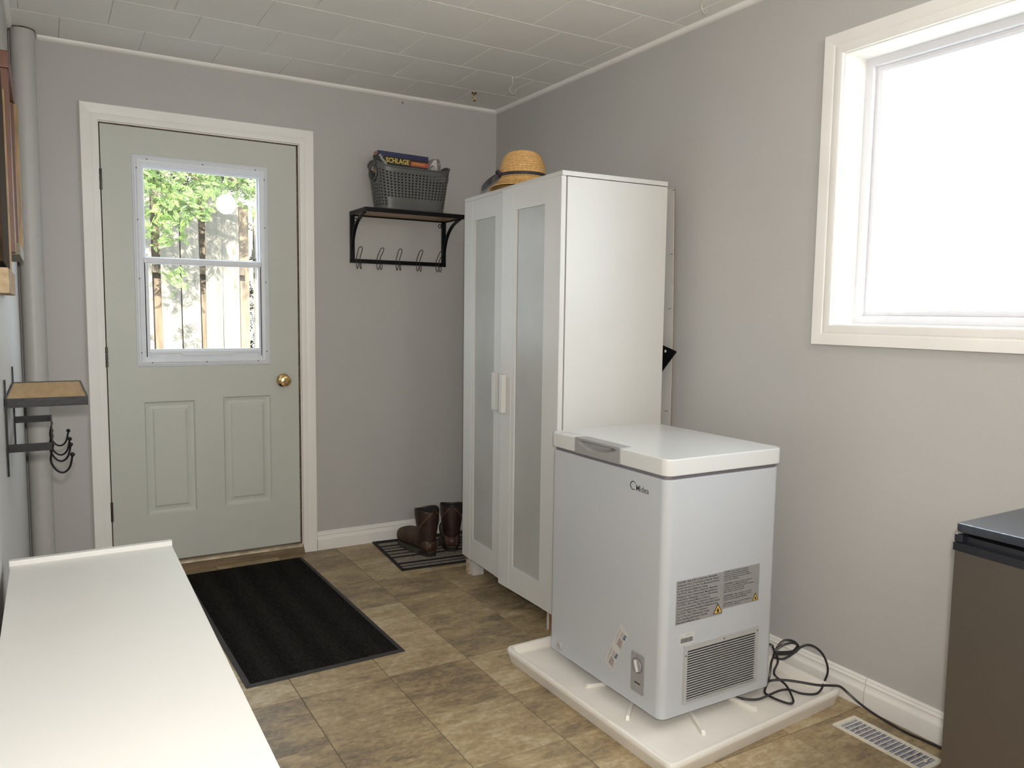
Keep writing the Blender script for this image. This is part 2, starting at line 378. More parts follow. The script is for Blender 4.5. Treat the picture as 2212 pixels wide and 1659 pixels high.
def frame_mitre(bm, prof, u0, u1, v0, v1, axis, sides='LRTB', base=0.0, sign=-1):
    """mitred picture-frame moulding around the rectangle (inner edge u0..u1, v0..v1);
    prof = list of (offset outward, height off the wall)"""
    def P(u, v, h): a = base+sign*h; return {'x': (a, u, v), 'y': (u, a, v)}[axis]
    segs = {'L': lambda o: ((u0-o, v0-o), (u0-o, v1+o)), 'R': lambda o: ((u1+o, v0-o), (u1+o, v1+o)),
            'T': lambda o: ((u0-o, v1+o), (u1+o, v1+o)), 'B': lambda o: ((u0-o, v0-o), (u1+o, v0-o))}
    for s in sides:
        A = []; Bv = []
        for o, h in prof:
            a, b = segs[s](o)
            if s in 'LR' and 'B' not in sides: a = (a[0], v0)
            A.append(bm.verts.new(P(a[0], a[1], h))); Bv.append(bm.verts.new(P(b[0], b[1], h)))
        n = len(prof)
        for i in range(n): bm.faces.new((A[i], A[(i+1) % n], Bv[(i+1) % n], Bv[i]))
        bm.faces.new(A[::-1]); bm.faces.new(Bv)
    bmesh.ops.recalc_face_normals(bm, faces=bm.faces)
    return bm
_textcache = {}
def text_mesh(s, size, align='LEFT', bold=0.0, shear=0.0, depth=0.0, res=2):
    cu = bpy.data.curves.new('lettering', 'FONT'); cu.body = s; cu.size = size; cu.align_x = align
    cu.resolution_u = res; cu.offset = bold; cu.shear = shear; cu.extrude = depth; cu.fill_mode = 'FRONT' if depth == 0 else 'BOTH'
    t = bpy.data.objects.new('lettering', cu); COL.objects.link(t)
    dg = bpy.context.evaluated_depsgraph_get(); dg.update()
    me = bpy.data.meshes.new_from_object(t.evaluated_get(dg))
    bpy.data.objects.remove(t); bpy.data.curves.remove(cu)
    return me
def text_bm(items):
    """items: list of (string, size, x, y, kwargs) merged in one bmesh in the XY plane"""
    bm = new()
    for s, size, x, y, kw in items:
        me = text_mesh(s, size, **kw); k = len(bm.verts); bm.from_mesh(me); bm.verts.ensure_lookup_table()
        for v in bm.verts[k:]: v.co.x += x; v.co.y += y
        bpy.data.meshes.remove(me)
    return bm
# matrices laying an XY drawing on a wall: facing -Y (x right = +X), and facing -X (x right = -Y)
FACE_Y = Matrix(((1, 0, 0), (0, 0, -1), (0, 1, 0))).to_4x4()
FACE_X = Matrix(((0, 0, -1), (-1, 0, 0), (0, 1, 0))).to_4x4()

# ------------------------------------------------------------------ room shell
XL, XR, YB, YR, ZC = -2.335, 0.0, 0.0, -5.3, 2.395
OPX0, OPX1, OPZ = -2.030, -1.120, 2.085           # door opening
WY0, WY1, WZ0, WZ1 = -3.50, -2.277, 1.229, 2.100   # window opening
struct('wall_back', plate(new(), (XL-0.15, XR+0.15), (-0.05, 2.55), [(OPX0, OPX1, -0.02, OPZ)], 'y', 0.0, 0.14), M['wall'])
struct('wall_right', plate(new(), (YR, 0.0), (-0.05, 2.55), [(WY0, WY1, WZ0, WZ1)], 'x', 0.0, 0.16), M['wall'])
struct('wall_left', B(XL-0.15, XL, YR, 0.0, -0.05, 2.55), M['wall'])
struct('wall_rear', B(XL-0.15, XR+0.15, YR-0.15, YR, -0.05, 2.55), M['wall'])
struct('roof_slab', B(XL-0.5, XR+0.4, YR-0.3, 0.45, 2.56, 2.66), M['siding'])

# floor and its tiles
fl = struct('floor', B(XL, XR, YR, 0.14, -0.06, -0.0015), M['grout'])
T, PY = 0.3045, 0.3125
tile_cache = {}
def tile_obj(name, x0, x1, y0, y1, z0, z1, bev, m, parent, down=False):
    w, d = round(x1-x0, 3), round(y1-y0, 3)
    key = (name, w, d)
    if key not in tile_cache:
        bm = new(); h = (z1-z0)
        # shallow chamfered slab, visible side only bevelled
        s = -1 if down else 1
        a = [bm.verts.new((sx*w/2, sy*d/2, 0)) for sx, sy in ((-1, -1), (1, -1), (1, 1), (-1, 1))]
        b = [bm.verts.new((sx*w/2, sy*d/2, s*(h-bev))) for sx, sy in ((-1, -1), (1, -1), (1, 1), (-1, 1))]
        c = [bm.verts.new((sx*(w/2-bev), sy*(d/2-bev), s*h)) for sx, sy in ((-1, -1), (1, -1), (1, 1), (-1, 1))]
        bm.faces.new(a[::-1]); bm.faces.new(c)
        for p, q in ((a, b), (b, c)):
            for i in range(4): bm.faces.new((p[i], p[(i+1) % 4], q[(i+1) % 4], q[i]))
        bmesh.ops.recalc_face_normals(bm, faces=bm.faces)
        me = to_mesh(name, bm, False); me.materials.append(m); tile_cache[key] = me
    return obj(name, tile_cache[key], None, parent, ((x0+x1)/2, (y0+y1)/2, z1 if down else z0))
g = 0.0013
xs = [XL]+[x for x in [(-0.961+T*k) for k in range(-6, 5)] if XL+0.04 < x < XR-0.02]+[XR]
ys = [-1.530+PY*k for k in range(-14, 6)]; ys = [YR]+[y for y in ys if YR+0.05 < y < -0.03]+[0.0]
for i in range(len(xs)-1):
    for j in range(len(ys)-1):
        tile_obj('floor_tile', xs[i]+g, xs[i+1]-g, ys[j]+g, ys[j+1]-g, -0.004, 0.0, 0.0009, M['floor'], fl)

# ceiling and its tiles (running bond)
ce = struct('ceiling', B(XL, XR, YR, 0.0, ZC+0.004, ZC+0.10), M['joint'])
g = 0.0011
rows = [-0.300-0.313*k for k in range(0, 17)]; rows = [0.0]+[y for y in rows if y > YR+0.05]+[YR]
offs = [-0.305, -0.135, -0.235, -0.09]
for j in range(len(rows)-1):
    off = offs[j] if j < 4 else (-0.235 if j % 2 == 0 else -0.09)
    jx = [off-0.308*k for k in range(0, 10)]; jx = [XR]+[x for x in jx if XL+0.03 < x < XR-0.03]+[XL]
    for i in range(len(jx)-1):
        tile_obj('ceiling_tile', jx[i+1]+g, jx[i]-g, rows[j+1]+g, rows[j]-g, ZC, ZC+0.006, 0.0016, M['ceiling'], ce, down=True)

# crown strips (small quarter round)
def quarter(sz=0.018, n=5):
    return [(0, 0)]+[(sz*math.cos(a), -sz*math.sin(a)) for a in [PI/2*k/n for k in range(n+1)]]
q = quarter()
o = struct('trim_1', prism(new(), [(-y, ZC+z) for y, z in q], 'x', -2.232, -0.0), M['trim'])
o = struct('trim_2', prism(new(), [(-y, ZC+z) for y, z in q], 'y', YR, -0.012), M['trim'])
o = struct('trim_3', prism(new(), [(XL+y, ZC+z) for y, z in q], 'y', YR, -0.10), M['trim'])

# baseboards: flat foot, cove and beaded cap
bbp = [(0, 0), (0.016, 0), (0.016, 0.052), (0.0135, 0.056), (0.0135, 0.060), (0.009, 0.067), (0.0085, 0.076), (0.011, 0.079), (0.0095, 0.084), (0.007, 0.088), (0.008, 0.091), (0.005, 0.0965), (0, 0.0975)]
struct('baseboard_back', prism(new(), [(-a, z) for a, z in bbp], 'x', -1.057, 0.0), M['trim'])
struct('baseboard_back_left', prism(new(), [(-a, z) for a, z in bbp], 'x', -2.232, -2.089), M['trim'])
bbr = struct('baseboard_right', prism(new(), [(-a, z) for a, z in bbp], 'y', -2.476, -0.0), M['trim'])
obj('board_length', prism(new(), [(-a, z) for a, z in bbp], 'y', YR, -2.4785), M['trim'], bbr)
struct('baseboard_left', prism(new(), [(XL+a, z) for a, z in bbp], 'y', YR, -0.11), M['trim'])

# ------------------------------------------------------------------ door
dr = struct('door_1')
casing = [(0.0, 0.0), (0.0, 0.011), (0.003, 0.013), (0.020, 0.0145), (0.026, 0.0125), (0.030, 0.0145), (0.044, 0.017), (0.058, 0.018), (0.066, 0.019), (0.0685, 0.016), (0.0685, 0.0)]
cs = obj('casing', frame_mitre(new(), [(o*1.02, h) for o, h in casing], -2.0165, -1.1285, 0.0, 2.0775, 'y', 'LRT'), M['trim'], dr)
jm = new()
for a in ((OPX0, -2.0135, -0.0, 0.12, 0.0, 2.075), (-1.1330, OPX1, 0.0, 0.12, 0.0, 2.075), (OPX0, OPX1, 0.0, 0.12, 2.0725, 2.0845)): box(jm, *a)
obj('jamb', jm, M['trim'], dr)
st = new()
for a in ((-1.1425, -1.1335, 0.004, 0.05, 0.045, 2.0720), (-2.0130, -2.0095, 0.010, 0.05, 0.045, 2.0720), (-2.0130, -1.1335, 0.004, 0.05, 2.0670, 2.0722)): box(st, *a)
obj('weatherstrip', st, M['gapbrown'], dr)
th = new()
prism(th, [(-0.026, 0.0), (-0.026, 0.012), (-0.004, 0.030), (0.004, 0.048), (0.12, 0.050), (0.12, -0.02), (0.0, -0.02), (0.0, 0.0)], 'x', -2.018, -1.128)
obj('threshold', th, M['threshold'], dr)
obj('threshold_lip', prism(new(), [(-0.006, 0.030), (-0.003, 0.040), (0.006, 0.047), (0.006, 0.030)], 'x', -2.014, -1.133), mat('aluminium_sill', (0.36, 0.30, 0.21), 0.4, metal=0.4, var=0.3, scale=20), dr)
DX0, DX1, DZ0, DZ1 = -2.0085, -1.1435, 0.056, 2.0655
GL = (-1.868, -1.303, 1.005, 1.928)
slab = new()
holes = [GL]
# flat field of the slab with real sunk recesses for the two pressed panels
PANELS = [(-1.862, -1.642, 0.283, 0.820), (-1.512, -1.284, 0.288, 0.829)]
plate(slab, (DX0, DX1), (DZ0, DZ1), holes+PANELS, 'y', 0.0, 0.044)
sl = obj('door_slab', slab, M['door'], dr)
for (a, b, c, d) in PANELS:
    pm = new(); rings = []
    for ins, dep in ((0.0, 0.0), (0.006, 0.007), (0.020, 0.009), (0.034, 0.0075), (0.042, 0.003), (0.046, 0.0025)):
        rings.append([pm.verts.new(v) for v in ((a+ins, dep, c+ins), (b-ins, dep, c+ins), (b-ins, dep, d-ins), (a+ins, dep, d-ins))])
    for r0, r1 in zip(rings, rings[1:]):
        for i in range(4): pm.faces.new((r0[i], r0[(i+1) % 4], r1[(i+1) % 4], r1[i]))
    pm.faces.new(rings[-1])
    bk = [pm.verts.new(v) for v in ((a, 0.044, c), (b, 0.044, c), (b, 0.044, d), (a, 0.044, d))]
    for i in range(4): pm.faces.new((rings[0][i], bk[i], bk[(i+1) % 4], rings[0][(i+1) % 4]))
    pm.faces.new(bk[::-1]); bmesh.ops.recalc_face_normals(pm, faces=pm.faces)
    obj('raised_panel', pm, M['door'], dr, smooth=False)
# window insert
LX0, LX1, LZ0, LZ1 = -1.887, -1.283, 0.984, 1.948
ins = obj('window_surround', frame_mitre(new(), [(0, -0.004), (0, 0.010), (0.004, 0.012), (0.016, 0.012), (0.018, 0.009), (0.027, 0.007), (0.029, 0.0045), (0.035, 0.003), (0.037, 0.0), (0.037, -0.004)],
                LX0+0.037, LX1-0.037, LZ0+0.037, LZ1-0.037, 'y'), M['vinyl'], dr)
sc = to_mesh('screw', lathe(new(), [(0.0032, 0.0), (0.0030, -0.0015), (0.0, -0.002)], 10, axis='y'))
sc.materials.append(M['screw'])
sx0, sx1, sz0, sz1 = LX0+0.020, LX1-0.020, LZ0+0.020, LZ1-0.020
for x in (-1.823, -1.585, -1.345):
    obj('screw', sc, None, ins, (x, -0.012, sz1)); obj('screw', sc, None, ins, (x, -0.012, sz0))
for z in (1.885, 1.655, 1.39, 1.05):
    obj('screw', sc, None, ins, (sx0, -0.012, z)); obj('screw', sc, None, ins, (sx1, -0.012, z))
# upper fixed light set deeper, lower sash proud
IX0, IX1, IZ0, IZ1 = LX0+0.037, LX1-0.037, LZ0+0.037, LZ1-0.037
up = plate(new(), (IX0, IX1), (1.465, IZ1), [(-1.836, -1.336, 1.492, 1.891)], 'y', 0.012, 0.030)
obj('upper_sash', up, M['vinyl'], dr)
lo = plate(new(), (IX0+0.004, IX1-0.004), (1.030, 1.482), [(-1.829, -1.338, 1.066, 1.459)], 'y', -0.006, 0.011)
lsh = obj('lower_sash', lo, M['vinyl'], dr)
obj('meeting_rail', B(IX0+0.002, IX1-0.002, -0.012, 0.011, 1.463, 1.487, 0.003), M['vinyl'], dr)
obj('inner_liner', frame_mitre(new(), [(0, -0.035), (0, 0.006), (0.012, 0.006), (0.012, -0.035)], IX0+0.008, IX1-0.008, IZ0+0.008, IZ1-0.008, 'y'), M['vinyl'], dr)
lt = prism(new(), [(-1.832, 1.046), (-1.700, 1.046), (-1.690, 1.034), (-1.470, 1.034), (-1.460, 1.046), (-1.330, 1.046), (-1.330, 1.058), (-1.832, 1.058)], 'y', -0.013, -0.005, 0.0015)
obj('lift_rail', lt, M['vinyl'], dr)
for x in (-1.832, -1.345): obj('sash_latch', B(x, x+0.016, -0.014, -0.004, 1.036, 1.043, 0.001), M['vinyl'], dr)
obj('pane', B(-1.838, -1.334, 0.0195, 0.0225, 1.490, 1.893), M['glass'], dr, smooth=False)
obj('pane', B(-1.831, -1.336, 0.0005, 0.0035, 1.064, 1.461), M['glass'], dr, smooth=False)
# knob
kb = new(); lathe(kb, [(0.0, 0.0), (0.033, 0.0), (0.034, -0.003), (0.030, -0.008), (0.016, -0.012), (0.012, -0.020), (0.0115, -0.030), (0.020, -0.036), (0.0265, -0.045), (0.0275, -0.054), (0.024, -0.061), (0.014, -0.064), (0.0125, -0.0625), (0.0, -0.0625)], 32, axis='y')
kn = obj('door_knob', kb, M['brass'], dr, (-1.222, 0.0, 0.902))
obj('turn_button', B(-0.009, 0.009, -0.070, -0.062, -0.0025, 0.0025, 0.001), M['brassdark'], kn)
obj('strike_plate', B(-1.1400, -1.1335, -0.001, 0.030, 0.855, 0.915), M['brassdark'], dr)
for z in (1.775, 0.985, 0.270):
    h = new(); 
    for k in range(3): lathe(h, [(0.0, z+0.002+k*0.031), (0.0055, z+0.002+k*0.031), (0.0055, z+0.031+k*0.031), (0.0, z+0.031+k*0.031)], 12, (-2.0105, -0.004, 0))
    obj('hinge', h, M['hinge'], dr)

# ------------------------------------------------------------------ window on the right wall
wn = struct('window_1')
wcas = [(0.0, 0.0), (0.0, 0.012), (0.006, 0.015), (0.022, 0.015), (0.028, 0.011), (0.034, 0.016), (0.052, 0.018), (0.0645, 0.018), (0.0665, 0.015), (0.0665, 0.0)]
obj('casing', frame_mitre(new(), wcas, WY0, WY1, WZ0, WZ1, 'x'), M['trim'], wn)
rv = frame_mitre(new(), [(0, -0.155), (0, 0.0), (0.004, 0.0), (0.004, -0.155)], WY0+0.004, WY1-0.004, WZ0+0.004, WZ1-0.004, 'x')
obj('jamb_lining', rv, M['trim'], wn)
fr = frame_mitre(new(), [(0, -0.150), (0, -0.120), (0.012, -0.120), (0.014, -0.105), (0.040, -0.105), (0.040, -0.150)], WY0+0.044, WY1-0.044, WZ0+0.044, WZ1-0.044, 'x')
obj('window_frame', fr, M['winvinyl'], wn)
obj('sash_bead', frame_mitre(new(), [(0, -0.140), (0, -0.126), (0.012, -0.119), (0.016, -0.119), (0.016, -0.140)], WY0+0.052, WY1-0.052, WZ0+0.050, WZ1-0.050, 'x'), M['winvinyl'], wn)
obj('slider_rail', B(0.112, 0.146, -2.905, -2.865, WZ0+0.03, WZ1-0.03, 0.002), M['winvinyl'], wn)
obj('gasket', frame_mitre(new(), [(0, -0.1345), (0, -0.132), (0.003, -0.132), (0.003, -0.1345)], WY0+0.050, WY1-0.050, WZ0+0.048, WZ1-0.048, 'x'), M['gasket'], wn)
obj('pane', B(0.1305, 0.1335, WY0+0.03, -2.885, WZ0+0.03, WZ1-0.03), M['glass'], wn, smooth=False)
obj('pane', B(0.1355, 0.1385, -2.885, WY1-0.03, WZ0+0.03, WZ1-0.03), M['glass'], wn, smooth=False)

# ------------------------------------------------------------------ outdoors
struct('ground', B(-14, 14, 0.30, 16, -0.40, -0.25), M['grass'])
struct('ground_side', B(0.6, 14, -12, 0.30, -0.40, -0.25), M['grass'])
struct('wall_sky_block', B(-9.0, XL-0.51, YR-0.3, 0.14, -0.25, 3.1), M['siding'])  # unseen house volume, added to cut the sky light reaching the fence
fe = thing('board_fence', 'weathered grey picket fence standing straight behind the door window', 'fence', (0, 2.6, -0.25))
random.seed(11)
bx = -2.62
tops = [2.10, 2.28, 2.22, 2.30, 2.20, 2.24, 2.32, 2.30]
pk = [(-2.72, .11), (-2.56, .13), (-2.38, .13), (-2.20, .13), (-2.03, .13), (-1.855, .135), (-1.662, .135), (-1.462, .138), (-1.315, .133), (-1.160, .128), (-1.020, .125)]
for i, (x, w) in enumerate(pk):
    tp = 2.42+random.uniform(-0.03, 0.05); c = 0.02; b = new()
    prism(b, [(-w/2, 0), (w/2, 0), (w/2, tp-c), (w/2-c, tp), (-w/2+c, tp), (-w/2, tp-c)], 'y', -0.010, 0.010)
    o = obj('picket', b, M['fence'], fe, (x+w/2, random.uniform(-0.004, 0.004), 0), (0, random.uniform(-0.008, 0.008), 0))
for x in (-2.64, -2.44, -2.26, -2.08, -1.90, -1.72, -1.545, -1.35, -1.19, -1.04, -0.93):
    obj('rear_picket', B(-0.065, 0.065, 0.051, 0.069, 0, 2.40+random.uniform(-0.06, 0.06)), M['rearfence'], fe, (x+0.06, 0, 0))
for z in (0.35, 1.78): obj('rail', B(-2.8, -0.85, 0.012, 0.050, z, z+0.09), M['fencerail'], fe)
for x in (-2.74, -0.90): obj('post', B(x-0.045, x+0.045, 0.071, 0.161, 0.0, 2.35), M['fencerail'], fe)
f2 = thing('board_fence', 'sunlit picket fence turning away at the right edge of the door window', 'fence', (-0.76, 2.72, -0.25), math.radians(38))
for i in range(9):
    w = 0.125; tp = 2.30+random.uniform(-0.03, 0.03); b = new()
    prism(b, [(-w/2, 0), (w/2, 0), (w/2, tp-0.02), (w/2-0.02, tp), (-w/2+0.02, tp), (-w/2, tp-0.02)], 'y', -0.01, 0.01)
    obj('picket', b, M['fence'], f2, (0.075+i*0.145, 0, 0))
obj('rail', B(-0.03, 1.35, -0.050, -0.0115, 1.92, 2.00), M['fence'], f2)
obj('post', B(0.30, 0.38, -0.14, -0.051, 0.0, 1.84), M['fence'], f2)

def foliage(clusters, leaf_len, count, spread, seed, flat=0.5):
    """sprays of scale-leaf fans: each spray is a stem with alternating narrow leaflets"""
    rnd = random.Random(seed); V = []; F = []
    for (cx, cy, cz, rx, ry, rz, n) in clusters:
        for _ in range(n):
            while True:
                a = [rnd.uniform(-1, 1) for _ in range(3)]
                if sum(t*t for t in a) <= 1: break
            c = Vector((cx+a[0]*rx, cy+a[1]*ry, cz+a[2]*rz))
            d = Vector((rnd.gauss(0, 1), rnd.gauss(0, 0.6), rnd.gauss(-0.5, 0.6))).normalized()
            s = d.cross(Vector((rnd.gauss(0, .5), rnd.gauss(0, 1), rnd.gauss(0, .5)))).normalized()
            ln = leaf_len*rnd.uniform(0.6, 1.3)
            for k in range(7):
                t = k/7.0
                for sd in (-1, 1):
                    base = c+d*ln*t; dirn = (d*0.7+s*sd*0.8).normalized(); l = ln*0.42*(1-t*0.6); w = dirn.cross(s.cross(d)).normalized()*ln*0.055
                    i = len(V)
                    V.extend([base, base+dirn*l*0.5+w, base+dirn*l, base+dirn*l*0.5-w]); F.append((i, i+1, i+2, i+3))
    me = bpy.data.meshes.new('foliage'); me.from_pydata([tuple(v) for v in V], [], F); return me
ct = thing('cedar_tree', 'green cedar with drooping sprays hanging over the fence behind the door', 'tree', (-2.3, 1.75, -0.25))
obj('trunk', tube(new(), spline([(0, 0, 0), (0.04, 0.02, 1.5), (0.0, -0.1, 3.0), (-0.05, -0.2, 4.2)]), 0.09, 10), M['bark'], ct)
br = new()
for pts in ([(0.0, 0, 2.2), (0.35, 0.45, 2.55), (0.75, 0.55, 2.62), (1.1, 0.6, 2.45)], [(0.0, -0.1, 2.7), (0.6, 0.4, 2.75), (1.3, 0.6, 2.5), (1.7, 0.65, 2.3)], [(0.0, 0, 3.3), (0.6, -0.5, 3.7), (1.3, -0.9, 3.9)], [(0, 0, 3.5), (0.9, -0.2, 3.9), (1.9, -0.5, 4.1)], [(0, 0, 2.9), (0.4, -0.4, 3.4), (0.5, -1.0, 3.7)]):
    p = spline(pts, 5); tube(br, p, 0.02, 6, radii=[0.03*(1-i/len(p))+0.004 for i in range(len(p))])
obj('branch', br, M['bark'], ct)
fol = foliage([(0.55, 0.46, 2.48, 0.26, 0.14, 0.20, 260), (0.95, 0.50, 2.36, 0.26, 0.12, 0.24, 330), (0.82, 0.46, 2.12, 0.16, 0.08, 0.20, 130), (1.25, 0.60, 2.52, 0.30, 0.15, 0.14, 200), (1.55, 0.56, 2.36, 0.20, 0.12, 0.20, 200), (0.52, 0.46, 1.72, 0.10, 0.08, 0.20, 50), (0.88, 0.46, 1.72, 0.09, 0.06, 0.10, 30),
               (0.4, -0.4, 3.9, 0.8, 0.5, 0.45, 420), (1.3, -0.7, 4.0, 0.9, 0.5, 0.45, 420), (0.9, -1.1, 4.3, 0.8, 0.4, 0.4, 200)], 0.062, 0, 0, 3)
obj('foliage', fol, M['leaf'], ct, kind='stuff')
hd = thing('hedge', 'dry brown and green hedge seen through the gaps between fence pickets', 'hedge', (-2.4, 3.35, -0.25))
obj('stems', (lambda bm: [tube(bm, [(x, random.uniform(-.1, .1), 0), (x+random.uniform(-.15, .15), random.uniform(-.1, .1), 1.3), (x+random.uniform(-.3, .3), random.uniform(-.1, .1), 2.5)], 0.018, 6) for x in [-1.4+0.2*k for k in range(15)]] and bm)(new()), M['bark'], hd)
obj('foliage', foliage([(0.1, 0.05, 1.5, 1.85, 0.40, 1.6, 2600), (0.3, 0.0, 2.9, 1.7, 0.45, 0.75, 3600)], 0.16, 0, 0, 5), M['leafdark'], hd, kind='stuff')

# ------------------------------------------------------------------ pipe in the corner
pp = thing('waste_pipe', 'grey painted vertical pipe in the corner left of the door', 'pipe', (-2.2845, -0.0555, 0))
obj('pipe_run', lathe(new(), [(0.0445, 0.0), (0.0445, 2.3935)], 40), M['pipe'], pp)
obj('ceiling_gap', lathe(new(), [(0.0455, 2.3905), (0.0475, 2.3905), (0.0475, 2.3945), (0.0455, 2.3945)], 32), M['gapbrown'], pp)

# ------------------------------------------------------------------ wardrobe
CL = (-0.597, -1.553, 0); CA = -0.052
wd = thing('wardrobe', 'tall white two-door wardrobe with frosted glass panels in the corner', 'wardrobe', CL, CA)
W_, D_ = 0.864, 0.487
obj('side_panel', B(0.024, D_, 0.0, 0.016, 0.100, 1.758, 0.001), M['cabinet'], wd)
obj('side_panel', B(0.024, D_, W_-0.016, W_, 0.100, 1.758, 0.001), M['cabinet'], wd)
obj('top_board', B(0.0, D_, -0.002, W_+0.002, 1.7605, 1.778, 0.001), M['cabinet'], wd)
obj('base_board', B(0.026, D_, 0.016, W_-0.016, 0.10, 0.116), M['cabinet'], wd)
for z in (0.75, 1.42): obj('shelf', B(0.05, D_-0.02, 0.016, W_-0.016, z, z+0.016), M['cabinet'], wd)
obj('back_panel', B(D_-0.006, D_-0.002, 0.016, W_-0.016, 0.116, 1.758), M['cabinet'], wd)
def leg_bm(seed, chips=True):
    rnd = random.Random(seed); b = new(); box(b, 0, 0.055, 0, 0.055, 0.0, 0.100, 0.0015); return b
l1 = obj('leg', prism(new(), [(0.030, 0.0), (0.085, 0.0), (0.085, 0.1), (0.022, 0.1)], 'y', W_-0.062, W_-0.004, 0.001), M['cabinet'], wd)
cb = new()
pts = [(W_-0.0035, 0.0), (W_-0.0035, 0.098), (W_-0.012, 0.094), (W_-0.020, 0.085), (W_-0.014, 0.066), (W_-0.024, 0.050), (W_-0.018, 0.030), (W_-0.026, 0.014), (W_-0.030, 0.0)]
prism(cb, pts, 'x', 0.018, 0.030); obj('chipped_edge', cb, M['chip'], l1)
l2 = obj('leg', prism(new(), [(0.035, 0.0), (0.085, 0.0), (0.085, 0.1), (0.030, 0.1)], 'y', 0.040, 0.098, 0.001), M['swollen'], wd)
l2['label'] = 'brown water-swollen leg stripped of its white foil'
prism_pts = [(0.100, 0.0), (0.104, 0.03), (0.102, 0.06), (0.106, 0.1), (0.096, 0.1), (0.094, 0.05), (0.096, 0.0)]
obj('peeling_foil', prism(new(), prism_pts, 'x', 0.028, 0.050), M['cabinet'], l2)
for y in (W_-0.062, 0.004): obj('leg', B(D_-0.07, D_-0.015, y, y+0.058, 0, 0.1), M['cabinet'], wd)
def wardrobe_door(hy, w, rot, left):
    """door hinged at local y=hy; extends w along +y (or -y when left)"""
    s = -1 if left else 1
    hg = bpy.data.objects.new('door', None)
    z0, z1 = 0.094, 1.7595
    gy0, gy1, gz0, gz1 = 0.112, w-0.112, 0.196, 1.668
    def Y(a): return s*a
    d = new(); a, b = sorted((Y(0.001), Y(w-0.001)))
    g0, g1 = sorted((Y(gy0), Y(gy1)))
    plate(d, (a, b), (z0, z1), [(g0, g1, gz0, gz1)], 'x', 0.0, 0.019)
    do = obj('door', d, M['cabinet'], wd, (0.0, hy, 0), (0, 0, rot), smooth=False)
    for (u0, u1) in ((0.001, 0.086), (w-0.086, w-0.001)):
        p, q = sorted((Y(u0), Y(u1))); obj('stile', B(-0.0018, 0.002, p, q, z0, z1, 0.0008), M['cabinet'], do)
    p, q = sorted((Y(gy0+0.0), Y(gy1)))
    obj('glass_panel', B(0.006, 0.010, p, q, gz0, gz1), M['frost'], do, smooth=False)
    hy0, hy1 = sorted((Y(w-0.050), Y(w-0.026))) if not left else sorted((Y(w-0.088), Y(w-0.062)))
    hm = new(); box(hm, -0.024, -0.002, hy0, hy1, 0.838, 0.998, 0.002)
    obj('handle', hm, M['cabinet'], do)
    return do
wardrobe_door(0.0, 0.431, 0.058, False)
wardrobe_door(W_, 0.431, 0.0, True)

# leaning hardboard panel and black bracket behind the wardrobe
bp_ = new()
prof = [(-1.552, 0.0), (-1.552, 1.765), (-0.80, 1.765), (-0.80, 0.0)]
n = 14
vs = []
for side in (0, 1):
    for k in range(n+1):
        z = 1.762*k/n; bow = 0.012*math.sin(PI*k/n)
        for y in (-1.548-0.006*math.sin(PI*k/n), -0.80):
            vs.append(bp_.verts.new((-0.050+bow+0.003*side, y, z)))
def vi(side, k, e): return vs[side*(n+1)*2+k*2+e]
for k in range(n):
    bp_.faces.new((vi(0, k, 0), vi(0, k, 1), vi(0, k+1, 1), vi(0, k+1, 0))); bp_.faces.new((vi(1, k, 1), vi(1, k, 0), vi(1, k+1, 0), vi(1, k+1, 1)))
    for e in (0, 1): bp_.faces.new((vi(0, k, e), vi(0, k+1, e), vi(1, k+1, e), vi(1, k, e)))
for k in (0, n): bp_.faces.new((vi(0, k, 0), vi(0, k, 1), vi(1, k, 1), vi(1, k, 0)))
bmesh.ops.recalc_face_normals(bp_, faces=bp_.faces)
lp = thing('backing_board', 'thin white hardboard panel leaning upright between wardrobe and window wall', 'board')
obj('panel', bp_, M['cabinet'], lp, smooth=False)
obj('raw_edge', tube(new(), [(-0.0465+0.012*math.sin(PI*k/n), -1.5495-0.006*math.sin(PI*k/n), 1.762*k/n) for k in range(n+1)], 0.0018, 6), M['hardboard'], lp)
for z in (1.755, 1.50, 1.28, 0.86): obj('staple', tube(new(), [(-0.052, -1.536, z), (-0.050, -1.552, z+0.002)], 0.0010, 5), M['screw'], lp)
tri = thing('triangular_bracket', 'black triangular plate with a hole poking out behind the wardrobe', 'bracket')
tb = prism(new(), [(-1.30, 1.190), (-1.613, 1.112), (-1.617, 1.106), (-1.600, 1.090), (-1.30, 0.78)], 'x', -0.075, -0.071, 0.0008)
obj('plate', tb, M['black'], tri)
obj('hole_rim', lathe(new(), [(0.0, -0.0765), (0.0055, -0.0765), (0.0055, -0.0745)], 14, (0, -1.555, 1.108), axis='x'), M['paper'], tri)

# ------------------------------------------------------------------ straw hat on the wardrobe
ht = thing('straw_hat', 'straw sun hat with a black ribbon lying on top of the wardrobe', 'hat', (-0.462, -1.05, 1.779))
prof = []
for k in range(34):    # crown: braided coils give a ribbed profile
    a = PI/2*(k/33.0); r = 0.099*math.cos(a)**0.50; z = 0.048+0.114*math.sin(a)
    rib = 0.0026*(k % 2)
    prof.append((max(r+rib, 0.0), z+rib*0.5))
prof[-1] = (0.0, prof[-1][1])
obj('crown', lathe(new(), prof, 40), M['straw'], ht)
bmr = new(); NB = 64; rings = []
for j in range(9):
    t = j/8.0; ring = []
    for k in range(NB):
        a = 2*PI*k/NB
        r = 0.099+0.046*t
        zz = 0.052-0.050*(t**0.6)+0.006*math.sin(2*a+0.6)*t+0.0015*(j % 2)
        ring.append(bmr.verts.new((r*math.cos(a), r*math.sin(a), max(zz, 0.003))))
    rings.append(ring)
for j in range(8):
    for k in range(NB): bmr.faces.new((rings[j][k], rings[j][(k+1) % NB], rings[j+1][(k+1) % NB], rings[j+1][k]))
